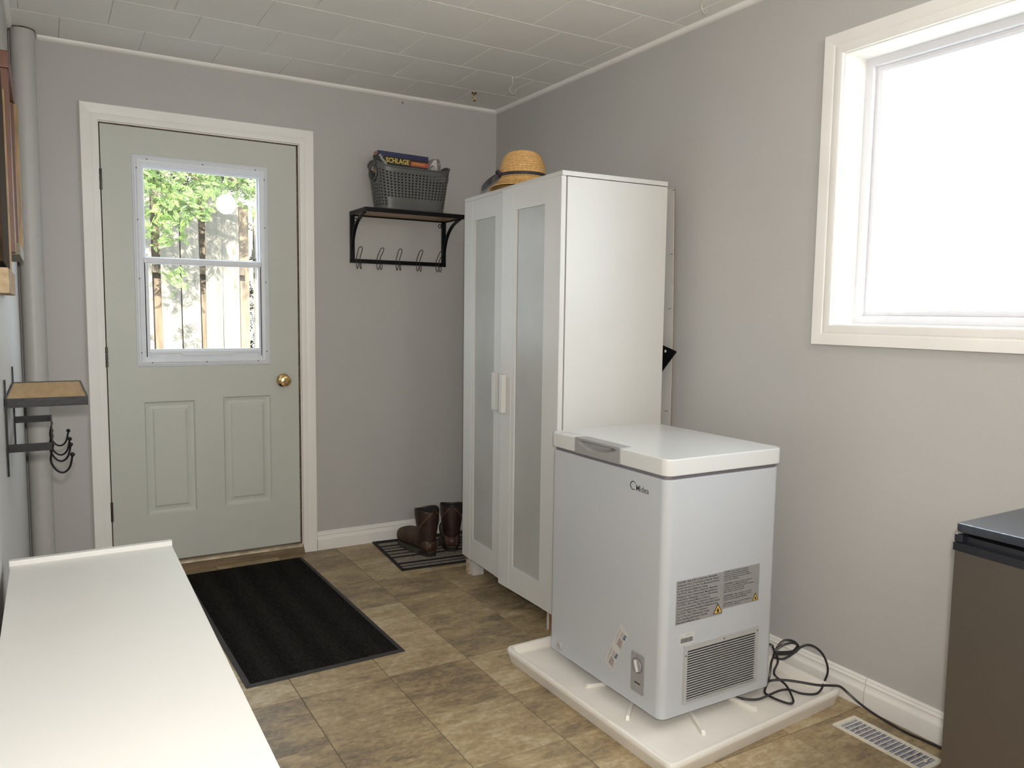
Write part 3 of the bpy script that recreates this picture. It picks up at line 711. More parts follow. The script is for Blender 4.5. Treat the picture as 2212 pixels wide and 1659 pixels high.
bo = obj('brim', bmr, M['straw'], ht); md = bo.modifiers.new('thickness', 'SOLIDIFY'); md.thickness = 0.002; md.offset = 1
obj('ribbon_band', lathe(new(), [(0.0995, 0.052), (0.1025, 0.053), (0.1015, 0.066), (0.0985, 0.067)], 40), M['ribbon'], ht)
def strip(bm, pts, wv, w, th=0.0015, uv=(0, 0, 1)):
    pts = spline(pts, 5); prev = None
    for i, p in enumerate(pts):
        ww = w[0]+(w[1]-w[0])*i/(len(pts)-1); a = p-Vector(wv)*ww/2; b = p+Vector(wv)*ww/2; u = Vector(uv)*th
        cur = [bm.verts.new(q) for q in (a, b, b+u, a+u)]
        if prev:
            for k in range(4): bm.faces.new((prev[k], prev[(k+1) % 4], cur[(k+1) % 4], cur[k]))
        else: bm.faces.new(cur)
        prev = cur
    bm.faces.new(prev); bmesh.ops.recalc_face_normals(bm, faces=bm.faces); return bm
rb = new()
strip(rb, [(-0.092, 0.032, 0.064), (-0.112, 0.050, 0.050), (-0.128, 0.085, 0.030), (-0.128, 0.125, 0.012)], (-0.15, -0.1, 1), (0.020, 0.020), 0.0015, (-1, 0, 0))
strip(rb, [(-0.094, 0.028, 0.060), (-0.120, 0.040, 0.040), (-0.132, 0.060, 0.026), (-0.134, 0.095, 0.012)], (-0.15, -0.1, 1), (0.020, 0.016), 0.0015, (-1, 0, 0))
obj('ribbon_tail', rb, M['ribbon'], ht)
kt = new(); tube(kt, spline([(-0.098, 0.010, 0.056), (-0.112, 0.012, 0.072), (-0.108, 0.034, 0.070), (-0.096, 0.030, 0.054)], 5, True), 0.0055, 7, closed=True)
obj('bow_knot', kt, M['ribbon'], ht)

# ------------------------------------------------------------------ wall racks
def hook_pts():
    return [(-0.009, 0, 0.0), (-0.009, -0.006, 0.018), (-0.010, -0.030, 0.040), (-0.009, -0.050, 0.060), (0.0, -0.056, 0.066), (0.009, -0.050, 0.060), (0.010, -0.030, 0.040), (0.009, -0.006, 0.018),
            (0.009, 0, 0.0), (0.009, -0.001, -0.026), (0.009, -0.010, -0.042), (0.009, -0.020, -0.044), (0.008, -0.031, -0.032), (0.005, -0.035, -0.020), (0.0, -0.036, -0.017), (-0.005, -0.035, -0.020), (-0.008, -0.031, -0.032), (-0.009, -0.020, -0.044), (-0.009, -0.010, -0.042), (-0.009, -0.001, -0.026)]
rk = thing('wall_rack', 'black iron coat rack with shelf on the wall between door and wardrobe', 'coat rack', (-0.597, 0.0, 1.505))
x0, x1 = -0.2725, 0.2755; ZT = 0.263
for x in (x0, x1-0.023): obj('upright', B(x, x+0.023, -0.016, -0.001, 0.0, ZT-0.02, 0.001), M['black'], rk)
obj('lower_bar', B(x0, x1, -0.0165, -0.0005, 0.0, 0.021, 0.001), M['black'], rk)
sf = plate(new(), (x0, x1), (-0.237, -0.001), [(x0+0.004, x1-0.004, -0.233, -0.006)], 'z', ZT-0.022, ZT)
obj('shelf_frame', sf, M['black'], rk)
obj('shelf_board', B(x0+0.004, x1-0.004, -0.233, -0.006, ZT-0.015, ZT-0.003), M['oak_under'], rk)
for x in (x0, x1-0.020):
    cv = new(); pa = spline([(0, -0.015, 0.030), (0, -0.022, 0.09), (0, -0.055, 0.16), (0, -0.115, 0.212), (0, -0.205, ZT-0.022)], 6)
    for p, qn in zip(pa, pa[1:]):
        pass
    prev = None
    for i, p in enumerate(pa):
        t = (pa[min(i+1, len(pa)-1)]-pa[max(i-1, 0)]).normalized(); nn = Vector((0, -t.z, t.y))*0.0035
        cur = [cv.verts.new(Vector((x, 0, 0))+p+nn), cv.verts.new(Vector((x+0.016, 0, 0))+p+nn), cv.verts.new(Vector((x+0.016, 0, 0))+p-nn), cv.verts.new(Vector((x, 0, 0))+p-nn)]
        if prev:
            for k in range(4): cv.faces.new((prev[k], prev[(k+1) % 4], cur[(k+1) % 4], cur[k]))
        else: cv.faces.new(cur)
        prev = cur
    cv.faces.new(prev); bmesh.ops.recalc_face_normals(cv, faces=cv.faces)
    obj('curved_brace', cv, M['black'], rk)
for x in (x0+0.030, x1-0.033):
    rg = new(); tube(rg, [(x+0.008*math.cos(a), -0.004, 0.222+0.010*math.sin(a)) for a in [2*PI*k/14 for k in range(14)]], 0.0022, 6, closed=True)
    obj('mounting_eye', rg, M['black'], rk)
hk_me = to_mesh('hook', tube(new(), spline(hook_pts(), 4, True), 0.0020, 7, closed=True)); hk_me.materials.append(M['darkiron'])
for x in (-0.233, -0.122, -0.012, 0.106, 0.222):
    obj('hook', hk_me, None, rk, (x, -0.0190, 0.014), (0, 0, random.uniform(-0.12, 0.12)))

r2 = thing('wall_rack', 'black iron rack with honey wood shelf and ball-tipped hooks on left wall', 'coat rack', (XL, -1.45, 0.0))
ya, yb = -0.25, 0.25
for y in (ya, yb): obj('upright', B(0.0015, 0.006, y-0.007, y+0.007, 0.836, 1.076, 0.001), M['black'], r2)
PZ = 1.006; PD = 0.182
fp = plate(new(), (0.004, PD), (ya, yb), [(0.006, PD-0.003, ya+0.003, yb-0.003)], 'z', PZ, PZ+0.023)
obj('shelf_frame', fp, M['black'], r2)
obj('shelf_board', B(0.006, PD-0.003, ya+0.003, yb-0.003, PZ+0.006, PZ+0.0205), M['oak'], r2)
for y in (ya, yb):
    zz = 0.905 if y == ya else 0.915
    obj('strap', prism(new(), rrect(0.003, 0.100, y-0.002, y+0.002, 0.0019, 3), 'z', zz-0.010, zz+0.010), M['black'], r2)
obj('hook_bar', B(0.097, 0.101, ya, yb, 0.895, 0.925, 0.001), M['black'], r2)
for y, tz, tx, bx2, bz in ((-0.22, 0, 0, 0, 0), (-0.045, 0.0, 0, 0, 0), (0.06, 0, 0, 0, 0), (0.235, 0, 0, 0, 0)):
    hb = new()
    drop = 0.075
    pth = spline([(0.101, 0, 0.905), (0.094, 0, 0.905-drop*0.55), (0.106, 0, 0.905-drop*0.9), (0.122, 0, 0.905-drop), (0.136, 0, 0.905-drop*0.82), (0.143, 0, 0.905-drop*0.4)], 6)
    tube(hb, pth, 0.0026, 8)
    e = pth[-1]; bmesh.ops.create_uvsphere(hb, u_segments=12, v_segments=8, radius=0.0058, matrix=Matrix.Translation(e))
    obj('hook', hb, M['black'], r2, (0, y, 0))

# ------------------------------------------------------------------ basket and its contents
bk = thing('laundry_basket', 'dark grey perforated plastic basket standing on the iron shelf', 'basket', (-0.588, -0.122, 1.769))
NU, NV = 112, 30
def sup(a, ax, ay, e=0.42):
    c, s = math.cos(a), math.sin(a)
    return ax*abs(c)**e*math.copysign(1, c), ay*abs(s)**e*math.copysign(1, s)
wb = new(); grid = []
# equal arc-length parameter
def ring_pts(ax, ay, nn):
    dense = [Vector(sup(2*PI*k/2000, ax, ay)) for k in range(2001)]
    L_ = [0.0]
    for p, qn in zip(dense, dense[1:]): L_.append(L_[-1]+(qn-p).length)
    out = []; j = 0
    for k in range(nn):
        tgt = L_[-1]*k/nn
        while L_[j+1] < tgt: j += 1
        t = (tgt-L_[j])/max(L_[j+1]-L_[j], 1e-9); out.append(dense[j].lerp(dense[j+1], t))
    return out
def rim_z(x, y): return 0.207+0.040*min(1.0, max(0.0, (abs(x)-0.10)/0.08))**1.5*max(0.0, 1-(abs(y)/0.118)**2)
for j in range(NV+1):
    t = j/NV; ax = 0.172+0.030*t; ay = 0.092+0.024*t; row = []
    for p in ring_pts(ax, ay, NU):
        zt = rim_z(p.x, p.y)
        row.append(wb.verts.new((p.x, p.y, t*zt)))
    grid.append(row)
def in_handle(x, y, z): return (abs(x) > 0.10) and (((abs(y))/0.048)**2+((z-0.186)/0.036)**2 < 1.0)
for j in range(NV):
    for k in range(NU):
        a, b, c, d = grid[j][k], grid[j][(k+1) % NU], grid[j+1][(k+1) % NU], grid[j+1][k]
        cc = (a.co+b.co+c.co+d.co)/4
        if in_handle(*cc): continue
        near_handle = abs(cc.x) > 0.10 and ((cc.y/0.066)**2+((cc.z-0.186)/0.052)**2 < 1.0)
        if (9 if abs(cc.x) < 0.15 else 3) <= j < NV-3 and j % 2 == 1 and k % 2 == 1 and not near_handle: continue
        wb.faces.new((a, b, c, d))
w = obj('wall', wb, M['basket'], bk); md = w.modifiers.new('thickness', 'SOLIDIFY'); md.thickness = 0.0028; md.offset = -1
fb = new(); prism(fb, [tuple(p) for p in ring_pts(0.173, 0.093, 60)], 'z', 0.0, 0.004); obj('base', fb, M['basket'], bk)
rm = new(); rp_ = ring_pts(0.2025, 0.1165, 110); tube(rm, [(p.x, p.y, rim_z(p.x, p.y)) for p in rp_], 0.0042, 7, closed=True)
obj('rim', rm, M['basket'], bk)
for s in (-1, 1):
    hg = new(); tube(hg, [(s*(0.1995+0.0015*math.sin(a)), 0.049*math.cos(a), 0.186+0.037*math.sin(a)) for a in [2*PI*k/28 for k in range(28)]], 0.0040, 7, closed=True)
    obj('handle_grip', hg, M['basket'], bk)
dc = thing('dark_filler', 'added dark cloth seen through the holes of the perforated basket', 'filler', (-0.588, -0.122, 1.7745))  # dark filling added inside so the basket's holes read black
db = new(); rgs = []
for j in range(7):
    t = j/6.0; ax = 0.166+0.020*t; ay = 0.086+0.016*t
    rgs.append([(p.x*(1-0.02*(j % 2)), p.y*(1-0.03*(j % 2)), 0.001+0.150*t) for p in ring_pts(ax, ay, 60)])
R_ = [[db.verts.new(p) for p in r_] for r_ in rgs]
for a, b2 in zip(R_, R_[1:]):
    for k in range(60): db.faces.new((a[k], a[(k+1) % 60], b2[(k+1) % 60], b2[k]))
db.faces.new(R_[0][::-1]); db.faces.new(R_[-1]); bmesh.ops.recalc_face_normals(db, faces=db.faces)
obj('filler_body', db, M['lining'], dc)
# lockset carton
lb = thing('lockset_box', 'black and navy cardboard box with yellow lettering in the basket', 'box', (-0.632, -0.150, 1.938), 0.0)
bx_ = new(); box(bx_, -0.142, 0.138, 0.0, 0.055, 0.0, 0.125, 0.001)
obj('carton', bx_, M['carton'], lb)
obj('navy_band', B(-0.142, 0.1385, -0.0008, 0.0, 0.103, 0.1255), M['navy'], lb)
obj('tan_end', B(-0.1432, -0.1421, 0.001, 0.054, 0.02, 0.124), M['tan'], lb)
t = text_bm([('SCHLAGE', 0.034, 0, 0, dict(bold=0.0012))]); xform(t, Matrix.Translation((-0.098, -0.0012, 0.072)) @ FACE_Y @ Matrix.Diagonal((0.88, 1, 1, 1)))
obj('lettering', t, M['yellowprint'], lb, smooth=False)
obj('red_band', B(0.038, 0.1385, -0.0009, 0.0, 0.068, 0.092), M['redprint'], lb)
t = text_bm([('ENTRANCE', 0.013, 0, 0, dict(bold=0.0003))]); xform(t, Matrix.Translation((0.050, -0.0014, 0.077)) @ FACE_Y)
obj('small_lettering', t, M['yellowprint'], lb, smooth=False)
lb.rotation_euler = (0.0, 0.02, 0.0)
pkt = thing('black_packet', 'small black packet with pale lettering leaning at the basket handle', 'packet', (-0.745, -0.176, 1.935))
obj('sleeve', B(-0.020, 0.022, 0.0, 0.012, 0.0, 0.112, 0.002), M['carton'], pkt)
t = text_bm([('Home', 0.024, 0, 0, dict(bold=0.0006))]); xform(t, Matrix.Translation((0.006, -0.0008, 0.105)) @ FACE_Y @ Matrix.Rotation(-PI/2+0.35, 4, 'Z'))
obj('lettering', t, M['sticker'], pkt, smooth=False); pkt.rotation_euler = (0, -0.38, 0)
cp = thing('clear_package', 'clear plastic package with a white barcoded card at the basket right end', 'package', (-0.4475, -0.128, 1.93))
arch = [(-0.045, 0.0)]+[(-0.045+0.042*(1-math.cos(a)), 0.045+0.085*math.sin(a)) for a in [PI/2*k/8 for k in range(9)]]+[(0.028, 0.132), (0.036, 0.118), (0.042, 0.0)]
obj('shell', prism(new(), arch, 'y', 0.0, 0.030, 0.003), mat('smoky_plastic', (0.20, 0.18, 0.165), 0.3, var=0.25, scale=30), cp)
obj('backing_card', prism(new(), [(-0.030, 0.085), (-0.004, 0.122), (0.012, 0.126), (0.019, 0.030), (0.010, 0.022), (0.004, 0.05), (0.002, 0.09), (-0.012, 0.096)], 'y', -0.003, -0.001), M['paper'], cp)
obj('tape_core', lathe(new(), [(0.0, -0.004), (0.017, -0.004), (0.017, -0.001)], 20, (-0.004, 0, 0.072), axis='y', sy=1.0), M['midgrey'], cp)
obj('barcode_card', B(0.018, 0.038, -0.004, -0.0015, 0.025, 0.108, 0.001), M['greyplastic'], cp)
bb = new()
for k in range(12): box(bb, 0.021, 0.035, -0.0048, -0.0042, 0.042+k*0.0048, 0.042+k*0.0048+0.0022)
obj('barcode', bb, M['ink'], cp)

# ------------------------------------------------------------------ chest freezer and tray
TR = [(-0.853, -1.613), (-0.845, -2.487), (-0.052, -2.428), (-0.052, -1.600)]
def quad_inset(d, r=0.03, seg=5):
    c = Vector((sum(p[0] for p in TR)/4, sum(p[1] for p in TR)/4)); out = []
    P = [Vector(p) for p in TR]; n = 4; ins = []
    for i in range(n):
        a, b, cc = P[(i-1) % n], P[i], P[(i+1) % n]
        e1 = (b-a).normalized(); e2 = (cc-b).normalized()
        n1 = Vector((-e1.y, e1.x)); n2 = Vector((-e2.y, e2.x))
        v = (n1+n2)/(1+n1.dot(n2)); ins.append(b+v*d)
    for i in range(n):
        a, b, cc = ins[(i-1) % n], ins[i], ins[(i+1) % n]
        u = (a-b).normalized(); v = (cc-b).normalized()
        p0, p2 = b+u*r, b+v*r
        for k in range(seg+1):
            t = k/seg; out.append(p0*(1-t)**2+b*2*t*(1-t)+p2*t*t)
    return out
ty = thing('drip_tray', 'large cream plastic drip tray under the chest freezer', 'tray')
tm = new(); L2 = [(0.012, 0.0), (0.004, 0.028), (0.0, 0.036), (0.0, 0.044), (0.003, 0.050), (0.010, 0.052), (0.016, 0.050), (0.020, 0.040), (0.024, 0.026), (0.034, 0.020)]
rg = []
for d, z in L2: rg.append([tm.verts.new((p.x, p.y, z)) for p in quad_inset(d, max(0.03-d*0.5, 0.012))])
for r0, r1 in zip(rg, rg[1:]):
    nn = len(r0)
    for k in range(nn): tm.faces.new((r0[k], r0[(k+1) % nn], r1[(k+1) % nn], r1[k]))
tm.faces.new(rg[-1]); tm.faces.new(rg[0][::-1]); bmesh.ops.recalc_face_normals(tm, faces=tm.faces)
obj('pan', tm, M['tray'], ty)
for (ax_, ay_, bx3, by3) in ((-0.746, -1.962, -0.56, -2.0), (-0.757, -2.195, -0.62, -2.07), (-0.612, -2.372, -0.50, -2.12), (-0.366, -2.352, -0.40, -2.10), (-0.16, -1.80, -0.30, -1.90)):
    rbm = new(); v = Vector((bx3-ax_, by3-ay_, 0)); L_ = v.length
    prism(rbm, [(0, 0.0), (0.008, 0.013), (L_, 0.013), (L_, 0.0)], 'y', -0.006, 0.006, 0.0015)
    obj('rib', rbm, M['tray'], ty, (ax_, ay_, 0.019), (0, 0, math.atan2(v.y, v.x)))

FZ = thing('chest_freezer', 'white chest freezer with grey lid handle standing in the cream tray', 'freezer', (-0.7235, -2.3036, 0.0), -0.0054)
FW, FD = 0.4706, 0.6045
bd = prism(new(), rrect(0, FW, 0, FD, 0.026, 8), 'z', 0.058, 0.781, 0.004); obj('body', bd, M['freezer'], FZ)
obj('lid_seal', prism(new(), rrect(0.006, FW-0.004, 0.006, FD-0.004, 0.024, 6), 'z', 0.780, 0.793), M['gasket'], FZ)
lo_ = rrect(-0.008, FW+0.004, -0.008, FD+0.002, 0.030, 8)
lo_ = lo_[:18]+[(-0.008, 0.4447), (0.012, 0.4447), (0.012, 0.2063), (-0.008, 0.2063)]+lo_[18:]
ld_ = prism(new(), lo_, 'z', 0.792, 0.843, 0.005)
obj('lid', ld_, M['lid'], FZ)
for x in (0.10, FW-0.10):
    for y in (0.12, FD-0.12): obj('foot', lathe(new(), [(0.020, 0.0205), (0.018, 0.059)], 16, (x, y, 0)), M['gasket'], FZ)
# handle: scooped front plate wrapping on to the lid top
hm = new(); NYH, NZH = 44, 16; y0, y1, z0, z1 = 0.206, 0.445, 0.7935, 0.8455; gv = []
for j in range(NZH+1):
    row = []
    for i in range(NYH+1):
        y = y0+(y1-y0)*i/NYH; z = z0+(z1-z0)*j/NZH
        u = (y-(y0+y1)/2)/((y1-y0)/2*0.84); top = 0.838-0.002*u*u; bot = 0.832-0.019*(1-u*u) if abs(u) < 1 else top
        dep = 0.0
        if abs(u) < 1 and bot < z < top: dep = 0.016*min(1.0, (top-z)/0.004)*min(1.0, (z-bot)/0.010)
        row.append(hm.verts.new((-0.013+dep, y, z)))
    gv.append(row)
for j in range(NZH):
    for i in range(NYH): hm.faces.new((gv[j][i], gv[j][i+1], gv[j+1][i+1], gv[j+1][i]))
back = {}
tl = [hm.verts.new((0.034, y0+0.004, z1)), hm.verts.new((0.034, y1-0.004, z1))]
hm.faces.new([gv[NZH][i] for i in range(NYH+1)]+[tl[1], tl[0]])
b0 = [hm.verts.new((0.034, y0+0.004, z0)), hm.verts.new((0.034, y1-0.004, z0))]
hm.faces.new([gv[0][i] for i in range(NYH, -1, -1)]+[b0[0], b0[1]])
hm.faces.new([gv[j][0] for j in range(NZH, -1, -1)]+[b0[0], tl[0]]); hm.faces.new([gv[j][NYH] for j in range(NZH+1)]+[tl[1], b0[1]])
hm.faces.new((b0[0], b0[1], tl[1], tl[0])); bmesh.ops.recalc_face_normals(hm, faces=hm.faces)
obj('lid_handle', hm, M['greyplastic'], FZ)
# maker's mark on the front: swoosh ring and lettering
lg = text_bm([('Midea', 0.031, 0, 0, dict(bold=0.0002))]); xform(lg, Matrix.Translation((-0.0006, 0.139, 0.725)) @ FACE_X @ Matrix.Diagonal((0.80, 0.86, 1, 1)))
rgn = new(); NR = 40; ring = []
for k in range(NR):
    a = math.radians(20)+math.radians(300)*k/(NR-1); th_ = 0.0004+0.0016*math.sin(PI*k/(NR-1))
    ring.append((a, th_))
pv = None
for a, th_ in ring:
    c_, s_ = math.cos(a), math.sin(a); cy, cz = 0.151, 0.738
    cur = [rgn.verts.new((-0.0006, cy-(0.0135+th_)*c_, cz+(0.0125+th_)*s_)), rgn.verts.new((-0.0006, cy-(0.0135-th_)*c_, cz+(0.0125-th_)*s_))]
    if pv: rgn.faces.new((pv[0], pv[1], cur[1], cur[0]))
    pv = cur
tmp = to_mesh('t', rgn, False); lg.from_mesh(tmp); bpy.data.meshes.remove(tmp)
obj('logo', lg, M['greyink'], FZ, smooth=False)
obj('lid_print', (lambda b: xform(b, Matrix.Translation((0.030, 0.572, 0.8434)) @ Matrix.Rotation(-PI/2, 4, 'Z')))(text_bm([('ENERGY SAVER', 0.013, 0, 0, {}), ('FREEZER', 0.010, 0.02, -0.015, {})])), M['midgrey'], FZ, smooth=False)
# drain cap
obj('drain_cap', lathe(new(), [(0.0, -0.007), (0.0125, -0.007), (0.0145, -0.005), (0.0145, 0.0)], 24, (0, 0.528, 0.088), axis='x'), M['midgrey'], FZ)
# control panel
pn = obj('control_panel', prism(new(), rrect(0.076, 0.136, 0.103, 0.227, 0.005, 4), 'x', -0.003, 0.0), M['greyplastic'], FZ)
obj('dial_ring', lathe(new(), [(0.021, -0.0045), (0.0240, -0.0045), (0.0240, -0.002), (0.021, -0.002)], 32, (0, 0.106, 0.189), axis='x'), M['gasket'], pn)
dk = obj('dial', lathe(new(), [(0.0, -0.006), (0.0185, -0.006), (0.0205, -0.003)], 28, (0, 0.106, 0.189), axis='x'), M['greyplastic'], pn)
gr = B(-0.013, -0.005, -0.0035, 0.0035, -0.0185, 0.0185, 0.002); xform(gr, Matrix.Translation((0, 0.106, 0.189)) @ Matrix.Rotation(-0.35, 4, 'X'))
obj('dial_grip', gr, M['sticker'], pn)
obj('slot', B(-0.0036, -0.0028, 0.091, 0.117, 0.132, 0.1362), M['ink'], pn)
obj('slot_lower_line', B(-0.0034, -0.0029, 0.090, 0.120, 0.126, 0.1270), M['midgrey'], pn)  # thin paler grey line below the slot
t = text_bm([('OFF', 0.006, 0, 0, {})]); xform(t, Matrix.Translation((-0.0036, 0.112, 0.2165)) @ FACE_X); obj('lettering', t, M['greyink'], pn, smooth=False)
# serial stickers, slanted on the front
for (yy, zz) in ((0.1935, 0.2405), (0.2325, 0.1655)):
    R4 = Matrix.Translation((0, yy, zz)) @ Matrix.Rotation(math.radians(27.5), 4, 'X')
    sb = B(-0.0006, 0.0, -0.022, 0.022, -0.0415, 0.0415); xform(sb, R4); so = obj('sticker', sb, M['sticker'], FZ, smooth=False)
    b1 = new()
    for k in range(9): box(b1, -0.0011, -0.0007, 0.004-k*0.0022, 0.0052-k*0.0022, -0.030, -0.002+0.002*(k % 2))
    for k in range(5): box(b1, -0.0011, -0.0007, 0.004-k*0.0040, 0.0052-k*0.0040, 0.004, 0.026)
    box(b1, -0.0011, -0.0007, -0.0175, -0.0160, -0.036, -0.010); box(b1, -0.0011, -0.0007, 0.0130, 0.0140, -0.030, 0.030); box(b1, -0.0011, -0.0007, 0.0165, 0.0175, -0.010, 0.024)
    xform(b1, R4); obj('print', b1, M['redink'], so, smooth=False)
    b2 = new(); bmesh.ops.create_cone(b2, cap_ends=True, segments=12, radius1=0.0052, radius2=0.0052, depth=0.0006, matrix=Matrix.Translation((-0.001, -0.014, 0.014)) @ Matrix.Rotation(PI/2, 4, 'Y'))
    box(b2, -0.0011, -0.0007, -0.0185, -0.0100, 0.021, 0.028); xform(b2, R4); obj('emblem', b2, M['blueink'], so, smooth=False)
# warning labels on the side that faces the camera
L1 = obj('warning_label', B(0.047, 0.237, -0.0008, 0.0, 0.343, 0.476), M['label'], FZ, smooth=False)
EN = ['DANGER - Risk of Fire or Explosion. Flammable', 'Refrigerant Used. To Be Repaired Only By Trained', 'Service Personnel. Do Not Use Mechanical Devices.', 'Do Not Puncture Refrigerant Tubing.',
      'CAUTION - Risk of Fire or Explosion. Flammable', "Refrigerant Used. Consult Repair Manual/Owner's", 'Guide Before Attempting To Service This Product.', 'All Safety Precautions Must be Followed.',
      'CAUTION - Risk of Fire or Explosion. Dispose of', 'Properly In Accordance With The Applicable Federal', 'Or Local Regulations. Flammable Refrigerant Used.', 'CAUTION - Risk of Fire or Explosion', 'Due To Puncture Of Refrigerant Tubing.', 'Follow Handling Instructions Carefully.', 'Flammable Refrigerant Used.']
t = text_bm([(s, 0.0083, 0, -i*0.00872, dict(res=1, bold=0.00018)) for i, s in enumerate(EN)]); xform(t, Matrix.Translation((0.050, -0.0012, 0.468)) @ FACE_Y @ Matrix.Diagonal((0.97, 1, 1, 1)))
obj('lettering', t, M['greyink'], L1, smooth=False)
L2o = obj('warning_label', B(0.2375, 0.394, -0.0008, 0.0, 0.358, 0.478), M['label'], FZ, smooth=False)
FRT = ["DANGER - Risque d'incendie ou d'explosion.", 'Présence de produit réfrigérant inflammable.', 'Réparation uniquement par technicien qualifié.', "Ne pas utiliser d'appareil mécanique pour dégivrer.", 'Ne pas percer la tuyauterie.', '',
       "AVERTISSEMENT - Risque d'incendie ou d'explosion", 'Présence de produit réfrigérant inflammable.', "Consultez le manuel de réparation / Guide de l'utilisateur", "avant d'essayer de réparer ce produit.", 'Suivre toutes les mesures de sécurité.', '',
       "AVERTISSEMENT - Risque d'incendie ou d'explosion", 'Recycler ou éliminer selon les règlements en vigueur.', 'Présence de produit réfrigérant inflammable.', '',
       "AVERTISSEMENT - Risque d'incendie ou d'explosion", 'Suivre avec soin les instructions.']
t = text_bm([(s, 0.0060, 0, -i*0.00625, dict(res=1, bold=0.00012)) for i, s in enumerate(FRT) if s]); xform(t, Matrix.Translation((0.2405, -0.0012, 0.471)) @ FACE_Y @ Matrix.Diagonal((0.94, 1, 1, 1)))
obj('lettering', t, M['greyink'], L2o, smooth=False)
def warn(parent, cx, cz, s):
    obj('triangle_border', prism(new(), [(cx-s, cz), (cx+s, cz), (cx, cz+1.75*s)], 'y', -0.0020, -0.0013), M['ink'], parent, smooth=False)
    k = 0.78; obj('warning_triangle', prism(new(), [(cx-s*k, cz+0.10*s), (cx+s*k, cz+0.10*s), (cx, cz+0.10*s+1.75*s*k*0.97)], 'y', -0.0024, -0.0021), M['yellow'], parent, smooth=False)
    fl_ = [(-.22, .30), (.22, .30), (.30, .50), (.20, .72), (.12, .62), (.02, 1.10), (-.10, .74), (-.16, .82), (-.28, .55)]
    obj('flame', prism(new(), [(cx+a*s, cz+b*s) for a, b in fl_], 'y', -0.0029, -0.0025), M['ink'], parent, smooth=False)
    obj('flame_base', B(cx-0.32*s, cx+0.32*s, -0.0029, -0.0025, cz+0.18*s, cz+0.25*s), M['ink'], parent, smooth=False)
warn(L1, 0.2165, 0.349, 0.0185); warn(L2o, 0.3785, 0.362, 0.0135)
s3 = obj('barcode_sticker', B(0.066, 0.126, -0.0005, 0.0, 0.277, 0.310), M['sticker'], FZ, smooth=False)
b1 = new(); rnd = random.Random(4); x = 0.070
while x < 0.119:
    w_ = rnd.choice((0.0007, 0.0012, 0.0019)); box(b1, x, x+w_, -0.0010, -0.0006, 0.283, 0.297); x += w_+rnd.choice((0.0008, 0.0014))
obj('barcode', b1, M['greyink'], s3, smooth=False)
t = text_bm([('S/N', 0.004, 0, 0, {}), ('C2300 1048 62', 0.0035, 0.018, 0.004, {})]); xform(t, Matrix.Translation((0.070, -0.0008, 0.3005)) @ FACE_Y); obj('lettering', t, M['greyink'], s3, smooth=False)
# ventilation grille
gl = obj('grille', plate(new(), (0.083, 0.396), (0.093, 0.274), [(0.095, 0.384, 0.099, 0.257)], 'y', -0.006, 0.0), M['midgrey'], FZ, smooth=False)
obj('grille_backing', B(0.090, 0.390, -0.0012, -0.0002, 0.096, 0.262), M['grilledark'], gl, smooth=False)
smt = to_mesh('slat', prism(new(), [(-0.0060, 0.0018), (-0.0065, -0.0006), (-0.0015, -0.0022), (-0.0015, 0.0006)], 'x', 0.095, 0.384), False); smt.materials.append(M['midgrey'])
NSL = 20
for k in range(NSL): obj('slat', smt, None, gl, (0, 0, 0.1035+k*(0.257-0.103)/(NSL)))
for (x, z) in ((0.0885, 0.243), (0.244, 0.266), (0.391, 0.262)): obj('screw', lathe(new(), [(0.0, -0.0075), (0.0022, -0.0072), (0.0026, -0.006)], 10, (x, 0, z), axis='y'), M['screw'], gl)

# ------------------------------------------------------------------ cable
cd = thing('power_cable', 'black power cable coiled beside the freezer and running along the baseboard', 'cable')
A1 = [(-0.215, -2.18, 0.16), (-0.193, -2.248, 0.161), (-0.187, -2.252, 0.152), (-0.179, -2.259, 0.134), (-0.166, -2.266, 0.129), (-0.130, -2.288, 0.133), (-0.113, -2.296, 0.150), (-0.120, -2.290, 0.168), (-0.140, -2.278, 0.177), (-0.160, -2.266, 0.171), (-0.179, -2.258, 0.144), (-0.187, -2.256, 0.121), (-0.193, -2.254, 0.102), (-0.199, -2.256, 0.075), (-0.212, -2.262, 0.050),
      (-0.250, -2.280, 0.030), (-0.264, -2.300, 0.028), (-0.262, -2.340, 0.028), (-0.250, -2.375, 0.028), (-0.233, -2.380, 0.030), (-0.209, -2.354, 0.034), (-0.185, -2.310, 0.045), (-0.190, -2.272, 0.060), (-0.195, -2.268, 0.078), (-0.185, -2.272, 0.103), (-0.184, -2.271, 0.123), (-0.190, -2.262, 0.143),
      (-0.184, -2.266, 0.150), (-0.166, -2.276, 0.165), (-0.140, -2.290, 0.172), (-0.122, -2.298, 0.164), (-0.126, -2.296, 0.152), (-0.140, -2.292, 0.143), (-0.163, -2.282, 0.142), (-0.186, -2.268, 0.140),
      (-0.191, -2.260, 0.124), (-0.174, -2.270, 0.116), (-0.153, -2.282, 0.121), (-0.127, -2.295, 0.140), (-0.109, -2.304, 0.157), (-0.088, -2.316, 0.164), (-0.066, -2.330, 0.154), (-0.048, -2.344, 0.131), (-0.039, -2.355, 0.098), (-0.040, -2.358, 0.070), (-0.060, -2.362, 0.048), (-0.093, -2.375, 0.034), (-0.124, -2.376, 0.028), (-0.157, -2.350, 0.027), (-0.186, -2.326, 0.036), (-0.224, -2.320, 0.040), (-0.269, -2.322, 0.040), (-0.312, -2.309, 0.028), (-0.345, -2.288, 0.027), (-0.37, -2.255, 0.027)]
obj('coil', tube(new(), spline(A1, 5), 0.0037, 8), M['cord'], cd)
